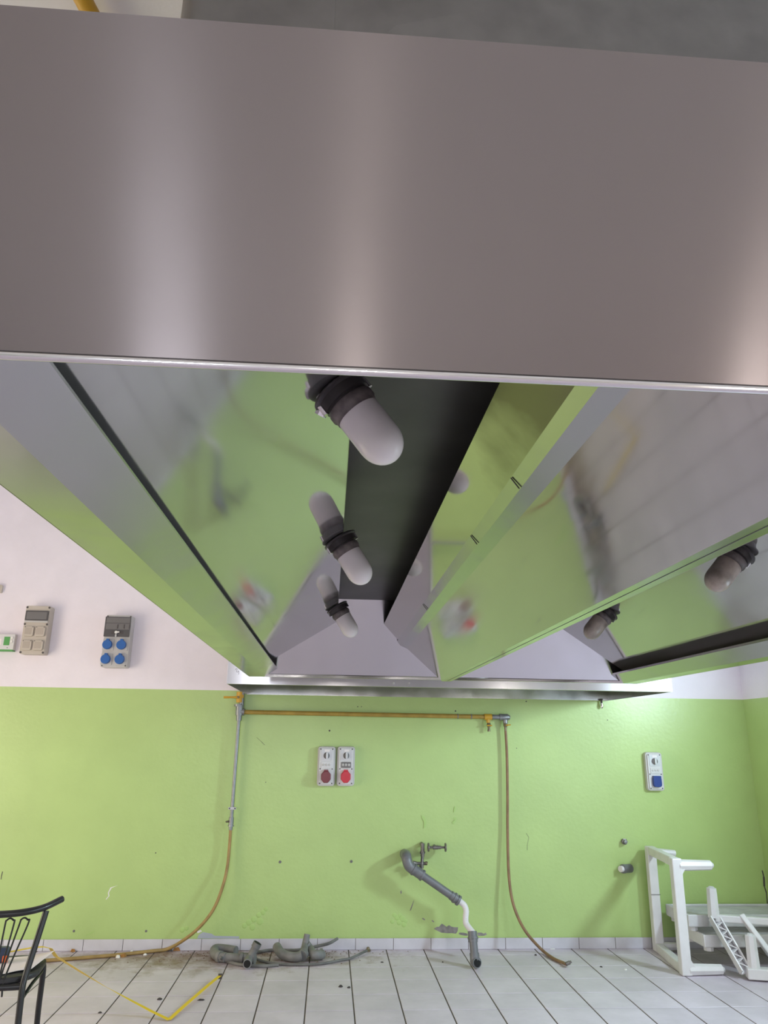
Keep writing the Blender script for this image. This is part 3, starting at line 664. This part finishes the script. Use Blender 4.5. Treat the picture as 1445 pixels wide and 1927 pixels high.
dr = thing('drain_pipe', 'grey plastic drain pipe from the wall ending in a white flexible hose', 'pipe', tuple(wp(770, 1620, 0)))
d0 = wp(765, 1613, .0); d1 = wp(765, 1613, .16); d2 = wp(771, 1631, .17); d3 = wp(866, 1697, .17)
dirv = (d3 - d2).normalized()
part(MB().tube(smoothpath([Vector((d1.x, YW, d1.z)), d1 + Vector((0, .04, .005)), d1 + Vector((0, 0, -.01)), d2 + Vector((-.012, .0, .015)), d2 + dirv * .01, d2 + dirv * .05], 5), .041, 16), 'wall_elbow', 'pvc', dr, smooth=True)
part(MB().tube([d2 + dirv * .03, d2 + dirv * .045], .046, 16).tube([d2 + dirv * .045, d2 + dirv * .11], .040, 16).tube([d2 + dirv * .11, d2 + dirv * .125], .044, 16), 'elbow_socket', 'pvc', dr, smooth=True)
part(MB().tube([d2 + dirv * .12, d3 - dirv * .06], .030, 16), 'sloping_pipe', 'pvc', dr, smooth=True)
part(MB().tube([d3 - dirv * .09, d3 - dirv * .01], .034, 16).tube([d3 - dirv * .06, d3 - dirv * .045], .040, 16).tube([d3 - dirv * .028, d3 - dirv * .01], .040, 16), 'end_sleeve', 'pvc', dr, smooth=True)
fpth = [d3 - dirv * .02, wp(873, 1703, .18), wp(877, 1714, .19), wp(876, 1727, .20), wp(877, 1738, .22), wp(884, 1748, .25), wp(891, 1758, .28), wp(893, 1772, .30)]
fpth = smoothpath(fpth, 8); rr = [.0225 + (.0012 if i % 2 else -.0008) for i in range(len(fpth))]
part(MB().tube(fpth, rr, 14), 'flexible_hose', 'flex', dr, smooth=True)
eb = fp(894, 1811, .038); et = Vector((fpth[-1].x + .002, fpth[-1].y, fpth[-1].z + .02))
et = eb + Vector((-.006, .06, .19))
fe = thing('drain_elbow', 'grey plastic elbow standing on the floor below the white flexible hose', 'pipe', (eb.x, eb.y, 0))
part(MB().tube([et, et.lerp(eb, .35)], .035, 16).tube([et.lerp(eb, .18), et.lerp(eb, .26)], .040, 16).tube([et.lerp(eb, .3), et.lerp(eb, .75)], .031, 16), 'elbow_upright', 'pvc', fe, smooth=True)
od = Vector((.35, -.85, .15)).normalized()
part(MB().tube(smoothpath([et.lerp(eb, .7), et.lerp(eb, .88), eb + Vector((0, .004, .004)), eb + od * .03], 5), .036, 16), 'elbow_bend', 'pvc', fe, smooth=True)
part(MB().tube([eb + od * .0305, eb + od * .032], .029, 16), 'elbow_bore', 'void', fe)
# wall stubs on the right
p = wp(1173, 1583, 0)
o = thing('pipe_stub', 'small grey threaded stub in the green wall above the other stub', 'pipe stub', (p.x, YW, p.z))
MB().lathe([(0, .022), (.012, .024), (.03, .026), (.034, .016)], p, (0, -1, 0), 6).build('collar', M['ironw'], o)
MB().lathe([(.03, .016), (.055, .014), (.056, .004)], p, (0, -1, 0), 8).build('plug', M['zinc'], o)
p = wp(1186, 1634, 0)
o = thing('pipe_stub', 'grey plastic stub with a white inner pipe in the green wall', 'pipe stub', (p.x, YW, p.z))
ax = Vector((-1, -.55, .03))
MB().lathe([(0, .034), (.07, .034), (.085, .036), (.1, .034), (.1, .026)], p, ax, 16).build('sleeve', M['pvc'], o, smooth=True)
MB().lathe([(.09, .024), (.125, .024), (.126, .017)], p, ax, 14).build('inner_pipe', M['flex'], o, smooth=True)

# ------------------------------------------------------------------ loose drain pieces and hoses on the floor
def pv(uvz): return [fp(u, v, z) for u, v, z in uvz]
def clampy(l):
    for q_ in l: q_.y = min(q_.y, YW - .05)
    return l
r_ = .034
A = thing('drain_trap', 'dusty grey drain bend with a branch lying at the skirting, left heap', 'pipe', tuple(fp(430, 1800)))
a1 = clampy(pv([(444, 1790, r_), (425, 1787, r_), (406, 1786, r_ + .004), (403, 1793, r_), (412, 1800, r_), (425, 1802, r_)]))
part(MB().tube(smoothpath(a1, 5), r_, 14), 'bend', 'pvcd', A, smooth=True)
part(MB().tube(pv([(416, 1801, r_), (455, 1804, r_)]), r_ - .003, 14).tube(pv([(411, 1800, r_), (416, 1801, r_)]), r_ + .006, 14), 'straight_run', 'pvcd', A, smooth=True)
part(MB().tube(pv([(451, 1803, r_), (480, 1805, r_)]), r_ + .002, 14).tube(pv([(452, 1804, r_), (457, 1804, r_)]), r_ + .007, 14), 'branch_body', 'pvcd', A, smooth=True)
b0, b1 = fp(470, 1803, .04), fp(478, 1803, .04) + Vector((.02, 0, .10))
br_ = part(MB().tube([b0, b1], .027, 14).tube([b0.lerp(b1, .7), b1], .033, 14), 'upright_socket', 'pvcd', A, smooth=True)
part(MB().tube([b1, b1 + (b1 - b0).normalized() * .001], .028, 14), 'socket_bore', 'void', br_)
c0 = fp(468, 1805, r_); c1 = fp(465, 1814, r_ + .004)
br_ = part(MB().tube([c0, c1], .031, 14), 'front_socket', 'pvcd', A, smooth=True)
part(MB().tube([c1, c1 + (c1 - c0).normalized() * .001], .025, 14), 'socket_bore', 'void', br_)
lb = fp(436, 1786, r_); 
part(MB().box((lb.x - .02, lb.y - r_ - .004, lb.z - .004), (lb.x + .02, lb.y - r_ + .001, lb.z + .018)), 'paper_label', 'paper', A)
Bt = thing('drain_trap', 'dusty grey U-shaped drain trap with a raised arm lying at the skirting', 'pipe', tuple(fp(560, 1800)))
b_ = clampy(pv([(521, 1782, .06), (528, 1793, .045), (540, 1799, r_), (556, 1801, r_), (568, 1798, .045)]))
part(MB().tube(smoothpath(b_, 5), r_, 14), 'trap_bend', 'pvcd', Bt, smooth=True)
part(MB().tube([b_[-1] - Vector((.0, 0, .004)), fp(572, 1794, .05)], r_ + .005, 14).tube([fp(571, 1796, .05), wp(574, 1779, .20), wp(578, 1758, .18)], [.031, .027, .023], 14), 'raised_arm', 'pvcd', Bt, smooth=True)
t1 = clampy([wp(576, 1777, .20), wp(583, 1786, .20)] + pv([(592, 1797, r_ + .01), (607, 1796, r_)]))
part(MB().tube(smoothpath(t1, 5), r_ - .002, 14).tube([t1[-1] - Vector((.02, 0, 0)), t1[-1]], r_ + .006, 14), 'outlet_bend', 'pvcd', Bt, smooth=True)
for lab, pts, rr_ in [
    ('short grey rubber hose end curving in front of the left drain bend', [(414, 1801, .05), (425, 1808, .012), (450, 1815, .011), (490, 1818, .011), (524, 1816, .012)], .012),
    ('long thin grey hose sweeping across the tiles in front of the drain traps', [(476, 1800, .03), (486, 1806, .012), (510, 1812, .010), (545, 1815, .010), (600, 1814, .010), (640, 1807, .010), (660, 1803, .010), (690, 1789, .018)], .009),
    ('grey hose behind the drain traps with its end raised against the skirting', [(480, 1793, .012), (510, 1788, .012), (560, 1788, .02), (600, 1780, .05), (620, 1775, .07), (635, 1766, .09)], .011)]:
    pp = clampy(pv(pts)); pp = [Vector((q_.x, min(q_.y, YW - .03), q_.z)) for q_ in pp]
    o = MB().tube(smoothpath(pp, 6), rr_, 8).build('rubber_hose', M['rub'], smooth=True); tag(o, lab, 'hose', 'grey hoses on the floor')
pc = fp(692, 1788, 0); pc.y = YW - .05
o = MB().lathe([(0, .020), (.012, .022), (.016, .014), (.03, .010), (.032, .004)], (pc.x, pc.y, 0), (0, 0, 1), 12).build('brass_bung', M['brass'], smooth=True); tag(o, 'small brown cap on the floor at the skirting by the thin hose end', 'cap')

# ------------------------------------------------------------------ debris
def crumb(u, v, sx_, sy_, h_, mt, name, label, cat, group=None):
    p = fp(u, v); n = 7; mb = MB()
    ring = [(p.x + sx_ * math.cos(6.283 * k / n) * random.uniform(.7, 1.1), p.y + sy_ * math.sin(6.283 * k / n) * random.uniform(.7, 1.1)) for k in range(n)]
    p_ = [(x_, min(y_, YW - .012), 0.0006) for x_, y_ in ring]; top = [((x_ - p.x) * .55 + p.x, min((y_ - p.y) * .55 + p.y, YW - .014), h_ * random.uniform(.6, 1)) for x_, y_ in ring]
    mb.add(p_ + top, [tuple(range(n))[::-1], tuple(range(n, 2 * n))] + [(i, (i + 1) % n, n + (i + 1) % n, n + i) for i in range(n)])
    return tag(mb.build(name, mt), label, cat, group)
for u, v, a_, b_, c_, mk, nm, lb, ct in [
    (231, 1800, .03, .03, .028, 'leaf', 'leaf_scrap', 'orange brown scrap lying against the ochre hose', 'scrap'),
    (222, 1802, .022, .02, .018, 'wcrumb', 'plaster_chip', 'white chip just left of the orange scrap', 'chip'),
    (247, 1795, .018, .018, .025, 'wcrumb', 'plaster_chip', 'white chip touching the ochre hose right of the orange scrap', 'chip'),
    (273, 1797, .020, .015, .012, 'wcrumb', 'plaster_chip', 'white chip in front of the ochre hose', 'chip'),
    (333, 1788, .035, .022, .03, 'leaf', 'leaf_scrap', 'brown curled scrap against the skirting right of the ochre hose', 'scrap'),
    (321, 1790, .018, .018, .02, 'crumb', 'dark_lump', 'dark lump beside the brown curled scrap', 'lump'),
    (137, 1791, .025, .012, .02, 'leaf', 'leaf_scrap', 'tan scrap on the floor near the black chair', 'scrap'),
    (300, 1881, .020, .022, .010, 'crumb', 'dark_lump', 'dark flake inside the bend of the yellow tape', 'lump'),
    (378, 1882, .024, .020, .008, 'crumb', 'dark_lump', 'dark flake right of the yellow tape end stretch', 'lump'),
    (188, 1906, .014, .016, .008, 'crumb', 'dark_lump', 'dark flake left of the yellow tape near the bottom edge', 'lump'),
    (641, 1857, .020, .018, .012, 'crumb', 'dark_lump', 'larger dark crumb of the two on the bare tiles', 'lump'),
    (656, 1859, .016, .014, .010, 'crumb', 'dark_lump', 'smaller dark crumb of the two on the bare tiles', 'lump'),
    (719, 1811, .014, .012, .006, 'crumb', 'dark_lump', 'dark speck on the tiles left of the drain elbow', 'lump'),
    (833, 1811, .008, .008, .006, 'crumb', 'dark_lump', 'tiny dark speck close to the drain elbow', 'lump'),
    (1008, 1798, .011, .011, .010, 'crumb', 'dark_lump', 'dark pebble left of the brown hose on the floor', 'lump'),
    (1131, 1820, .011, .011, .008, 'crumb', 'dark_lump', 'dark pebble right of the brown hose end', 'lump'),
    (1177, 1825, .016, .014, .008, 'wcrumb', 'plaster_chip', 'white chip on the floor left of the white plastic frame', 'chip'),
    (467, 1808, .014, .012, .022, 'wcrumb', 'plaster_chip', 'white chip at the mouth of the left drain branch', 'chip'),
    (1040, 1786, .03, .012, .006, 'wcrumb', 'plaster_chip', 'pale flake at the skirting beside the brown hose', 'chip')]:
    crumb(u, v, a_, b_, c_, M[mk], nm, lb, ct)
# scattered grit in the stain
gr = MB()
for k in range(420):
    x_ = random.gauss(-.55, .5); y_ = YW - .03 - abs(random.gauss(0, .16)); s_ = random.uniform(.002, .007)
    if y_ < 5.6: continue
    gr.add([(x_ - s_, y_ - s_, .0006), (x_ + s_, y_ - s_ * .6, .0006), (x_ + s_ * .5, y_ + s_, .0006), (x_, y_, s_ * .9)], [(2, 1, 0), (0, 1, 3), (1, 2, 3), (2, 0, 3)])
o = gr.build('grit', mat('rusty grit', (.20, .13, .09), .9)); tag(o, 'scatter of brown grit on the tiles along the skirting', 'grit', kind='stuff')

# ------------------------------------------------------------------ white plastic frames and trays
def bar(mb, a, b, wx, wy):     # rectangular bar between two points
    a, b = Vector(a), Vector(b); d = (b - a).normalized(); ref = Vector((0, 1, 0)) if abs(d.y) < .8 else Vector((0, 0, 1))
    n1 = d.cross(ref).normalized(); n2 = d.cross(n1)
    vs = []
    for p in (a, b):
        for s1, s2 in ((-1, -1), (1, -1), (1, 1), (-1, 1)): vs.append(p + n1 * s1 * wx / 2 + n2 * s2 * wy / 2)
    return mb.add(vs, [(0, 3, 2, 1), (4, 5, 6, 7), (0, 1, 5, 4), (1, 2, 6, 5), (2, 3, 7, 6), (3, 0, 4, 7)])
def fin(mb, n, m_, par, **k): return mb.build(n, M[m_], par, bevel=.008, **k)
Fb = thing('plastic_stand', 'white plastic frame standing on edge with four short legs pointing right', 'plastic frame', (2.68, 6.2, 0))
p_f, p_b = Vector((2.625, 5.875, .032)), Vector((2.70, 6.50, .032)); zt = .745
pf2, pb2 = Vector((p_f.x, p_f.y, zt)), Vector((p_b.x, p_b.y, zt))
fin(bar(MB(), p_f - Vector((0, 0, .03)), pf2 + Vector((0, 0, .03)), .075, .065), 'near_upright', 'wplas', Fb)
fin(bar(MB(), p_b - Vector((0, 0, .03)), pb2 + Vector((0, 0, .03)), .075, .065), 'far_upright', 'wplas', Fb)
fin(bar(MB(), pf2, pb2, .06, .065), 'top_rail', 'wplas', Fb); fin(bar(MB(), p_f, p_b, .06, .065), 'bottom_rail', 'wplas', Fb)
for z_, ln_, q_ in ((zt - .02, .27, pf2), (.036, .27, p_f)):
    l = Vector((q_.x, q_.y, z_)); lg = MB().tube([l + Vector((.02, 0, 0)), l + Vector((ln_, 0, 0))], [.040, .034], 8)
    lo_ = lg.build('leg', M['wplas'], Fb)
    MB().tube([l + Vector((ln_, 0, 0)), l + Vector((ln_ + .02, 0, 0))], [.026, .016], 8).build('leg_tip', M['gplas'], lo_)
lg = MB().tube([pb2 + Vector((.02, -.02, -.01)), pb2 + Vector((.20, -.02, -.02))], [.030, .024], 8).build('leg', M['wplas'], Fb)
lg = MB().tube([p_b + Vector((.02, -.02, .008)), p_b + Vector((.20, -.02, .008))], [.032, .026], 8).build('leg', M['wplas'], Fb)
for q_, z_ in ((pf2, zt - .075), (p_f, .10)):   # corner gussets on the near upright
    s_ = 1 if z_ < .3 else -1
    MB().prism([(0, 0), (.055, 0), (.02, .05 * s_), (0, .09 * s_)], lambda x, z: Vector((q_.x + .02 + x, q_.y - .03, z + z_ - .055 * s_)), lambda x, z: Vector((q_.x + .02 + x, q_.y + .03, z + z_ - .055 * s_))).build('corner_gusset', M['wplas'], Fb)
MB().box((p_b.x - .040, p_b.y - .036, .415), (p_b.x + .040, p_b.y - .0325, .418)).build('joint_line', M['screw'], Fb)
# stacked trays near the wall
def tray(z, x0, x1, y0, y1, label, mk):
    t = thing('plastic_tray', label, 'plastic shelf', ((x0 + x1) / 2, (y0 + y1) / 2, z - .11), group='stacked plastic shelves')
    hh = .085
    fin(MB().box((x0, y0, z - hh), (x1, y0 + .025, z)), 'front_rim', mk, t); fin(MB().box((x0, y1 - .025, z - hh), (x1, y1, z)), 'rear_rim', mk, t)
    fin(MB().box((x0, y0 + .025, z - hh), (x0 + .025, y1 - .025, z)), 'left_rim', mk, t); fin(MB().box((x1 - .025, y0 + .025, z - hh), (x1, y1 - .025, z)), 'right_rim', mk, t)
    n = 9
    for k in range(n):
        ya = y0 + .04 + k * (y1 - y0 - .08) / n; MB().box((x0 + .025, ya, z - .022), (x1 - .025, ya + (y1 - y0 - .08) / n * .62, z - .010)).build('slat', M[mk], t)
    for cx_ in (x0 + .2, (x0 + x1) / 2, x1 - .2): MB().box((cx_, y0 + .025, z - .034), (cx_ + .02, y1 - .025, z - .022)).build('cross_rib', M[mk], t)
    for cx_ in (x0 + .055, x1 - .055):
        for cy_ in (y0 + .055, y1 - .055):
            lg = MB().tube([(cx_, cy_, z - .02), (cx_, cy_, z - .115)], [.042, .036], 8); lg.build('foot', M[mk], t)
    return t
TX0, TX1 = 2.765, 3.66
tray(.225, TX0 + .09, TX1, 6.02, 6.40, 'lower white plastic slatted shelf on the floor behind the frames', 'wplas')
tray(.345, TX0 + .02, TX1, 6.10, 6.50, 'upper greyish plastic slatted shelf lying on the lower one', 'gplas')
for (cx_, cy_) in ((TX0 + .145, 6.075), (TX1 - .055, 6.075), (TX0 + .145, 6.345), (TX1 - .055, 6.345)):
    pass
# leaning frame with legs pointing up
G = thing('plastic_stand', 'white plastic frame with latticed side leaning on the shelves at the right edge', 'plastic frame', (3.03, 5.75, 0))
gA = Vector((3.02, 5.765, .045)); gB = Vector((2.945, 6.0, .345)); gC = gA + Vector((.60, -.16, 0)); gD = gB + Vector((.52, -.12, -.01))
dAB = (gB - gA); nAB = Vector((1, 0, 0)).cross(dAB.normalized()).normalized()
if nAB.z < 0: nAB = -nAB
nS = (nAB - Vector((.35, 0, 0))).normalized()
fin(bar(MB(), gA - nAB * .022, gB - nAB * .022, .06, .022), 'left_side', 'wplas', G)
for s_ in (-1, 1): bar(MB(), gA + Vector((.034 * s_, 0, 0)), gB + Vector((.034 * s_, 0, 0)), .010, .066).build('side_flange', M['wplas'], G)
for i in range(10):
    s_ = 1 if i % 2 else -1; f0, f1 = .10 + i * .082, .10 + (i + 1) * .082
    bar(MB(), gA.lerp(gB, f0) + nAB * .008 + Vector((-.030 * s_, 0, 0)), gA.lerp(gB, f1) + nAB * .008 + Vector((.030 * s_, 0, 0)), .007, .040).build('lattice_rib', M['wplas'], G)
fin(bar(MB(), gA, gC, .07, .085), 'front_rail', 'wplas', G)
fin(bar(MB(), gB, gD, .05, .05), 'rear_rail', 'wplas', G)
fin(bar(MB(), gC, gD, .05, .07), 'right_side', 'wplas', G)
gm = gA.lerp(gC, .42); gm2 = gB.lerp(gD, .36)
fin(bar(MB(), gm, gm2 + Vector((0, 0, .03)), .04, .05), 'cross_bar', 'wplas', G)
for q_, ln_, dv in ((gA + Vector((.06, 0, .03)), .205, Vector((.01, .01, 1))), (gB + Vector((.0, .01, .0)), .20, Vector((.03, .02, 1)))):
    lg = MB().tube([q_, q_ + dv * ln_], [.044, .037], 8).build('leg', M['wplas'], G)
    MB().tube([q_ + dv * ln_, q_ + dv * (ln_ + .012)], [.030, .018], 8).build('leg_tip', M['gplas'], lg)

# ------------------------------------------------------------------ black metal chair
CH = thing('metal_chair', 'black tubular metal chair seen from behind at the left edge', 'chair', (-1.645, 4.42, 0), (0, 0, math.radians(9)))
def cpart(mb, n, m_='black', par=None, **k): return mb.build(n, M[m_], par or CH, smooth=True, local=True, **k)
# local: x right, y away from the camera, back at y=-.2
rail = [(-.30, .02, .725), (-.22, -.10, .730), (-.1, -.175, .735), (0, -.195, .737), (.1, -.185, .740), (.19, -.13, .748), (.262, -.03, .768)]
cpart(MB().tube(smoothpath(rail, 6), .0165, 12), 'top_rail')
for s_ in (-1, 1):
    tx = .205 * s_; ty = -.115
    cpart(MB().tube(smoothpath([(tx, ty, .732), (.182 * s_, -.15, .59), (.160 * s_, -.185, .46), (.156 * s_, -.20, .40), (.163 * s_, -.215, .2), (.172 * s_, -.235, .005)], 4), .0155, 10), 'rear_leg')
    cpart(MB().tube(smoothpath([(.185 * s_, .10, .44), (.192 * s_, .12, .40), (.19 * s_, .14, .2), (.195 * s_, .17, .005)], 4), .0145, 10), 'front_leg')
    cpart(MB().tube(smoothpath([(.152 * s_, -.195, .345), (.172 * s_, -.06, .385), (.188 * s_, .07, .40), (.188 * s_, .11, .405)], 4), .0085, 8), 'leg_brace')
def hoop(x0, x1, wd):
    y0, y1 = -.185, -.195
    pts = [(x0 - wd * .42, y1, .375), (x0 - wd * .3, y1, .46), (x1 - wd, y0, .685), (x1 - wd * .8, y0, .706), (x1, y0, .716), (x1 + wd * .8, y0, .706), (x1 + wd, y0, .685), (x0 + wd * .7, y1, .46), (x0 + wd * .6, y1, .375)]
    cpart(MB().tube(smoothpath(pts, 5), .0042, 8), 'back_wire')
hoop(.055, .118, .020); hoop(.028, .052, .020); hoop(-.028, -.052, .020); hoop(-.055, -.118, .020); 
seat = rrect(.42, .42, .15, 8)
MB().prism(seat, lambda x, y: Vector((x * .97, y + .01, .425)), lambda x, y: Vector((x, y + .01, .455))).build('seat', M['blackseat'], CH, local=True, bevel=.01)
cpart(MB().tube([(-.155, -.192, .415), (.155, -.192, .415)], .016, 10), 'seat_rear_bar')
Mw = Matrix.LocRotScale(CH.location, CH.rotation_euler, CH.scale)
def onseat(x, y, z): return Mw @ Vector((x, y, z))
# papers, tape measure, tape
pa = [onseat(*q_) for q_ in ((-.20, -.14, .458), (.03, -.155, .4585), (.10, -.11, .462), (.17, -.10, .466), (.235, .11, .492), (.12, .135, .468), (.0, .13, .461), (-.2, .12, .458))]
mb = MB(); n = len(pa); mb.add([p for p in pa] + [p + Vector((0, 0, .0015)) for p in pa], [tuple(range(n)), tuple(range(n, 2 * n))] + [(i, (i + 1) % n, n + (i + 1) % n, n + i) for i in range(n)])
tag(mb.build('paper_sheet', M['paper']), 'white paper sheet lying on the seat of the black chair', 'paper')
pb = onseat(.055, .05, .4635)
tm_ = thing('tape_measure', 'dark blue tape measure with orange button on the chair seat', 'tape measure', tuple(onseat(-.01, .06, .4635)))
def obox(a, b): return MB().box(a, b, Mw)
obox((-.09, .03, .464), (.022, .085, .535)).build('case', M['bluecase'], tm_, bevel=.012)
obox((.000, .022, .468), (.026, .032, .500)).build('lock_button', M['orange'], tm_, bevel=.003)
def ribbon(pts, wd, th, name, mt, par=None):
    mb = MB(); P = [Vector(p) for p in pts]
    for i in range(len(P)):
        d = (P[min(i + 1, len(P) - 1)] - P[max(i - 1, 0)]); s_ = Vector((-d.y, d.x, 0)).normalized() * wd / 2
        mb.v += [tuple(P[i] - s_), tuple(P[i] + s_), tuple(P[i] + s_ + Vector((0, 0, th))), tuple(P[i] - s_ + Vector((0, 0, th)))]
    for i in range(len(P) - 1):
        a, b = 4 * i, 4 * i + 4
        mb.f += [(a, a + 1, b + 1, b), (a + 1, a + 2, b + 2, b + 1), (a + 2, a + 3, b + 3, b + 2), (a + 3, a, b, b + 3)]
    k = 4 * (len(P) - 1); mb.f += [(3, 2, 1, 0), (k, k + 1, k + 2, k + 3)]
    return mb.build(name, mt, par)
e_ = onseat(.20, .15, .50)
bend = fp(318, 1919, .006); tend = fp(414, 1836, .03)
ribbon([onseat(.02, .075, .505), onseat(.12, .11, .512), onseat(.175, .125, .511), e_ + Vector((.01, 0, -.004)), fp(105, 1800, .44), fp(150, 1828, .30), fp(195, 1855, .17), fp(245, 1882, .08), fp(285, 1903, .03), bend], .025, .0012, 'tape_blade', M['tape'], tm_)
ribbon([bend, bend.lerp(tend, .3) + Vector((0, 0, .004)), bend.lerp(tend, .7) + Vector((0, 0, .004)), tend], .025, .0012, 'tape_blade', M['tape'], tm_)
MB().box((-.012, -.004, -.02), (.014, .004, .012), Matrix.Translation(tend)).build('end_hook', M['screw'], tm_)
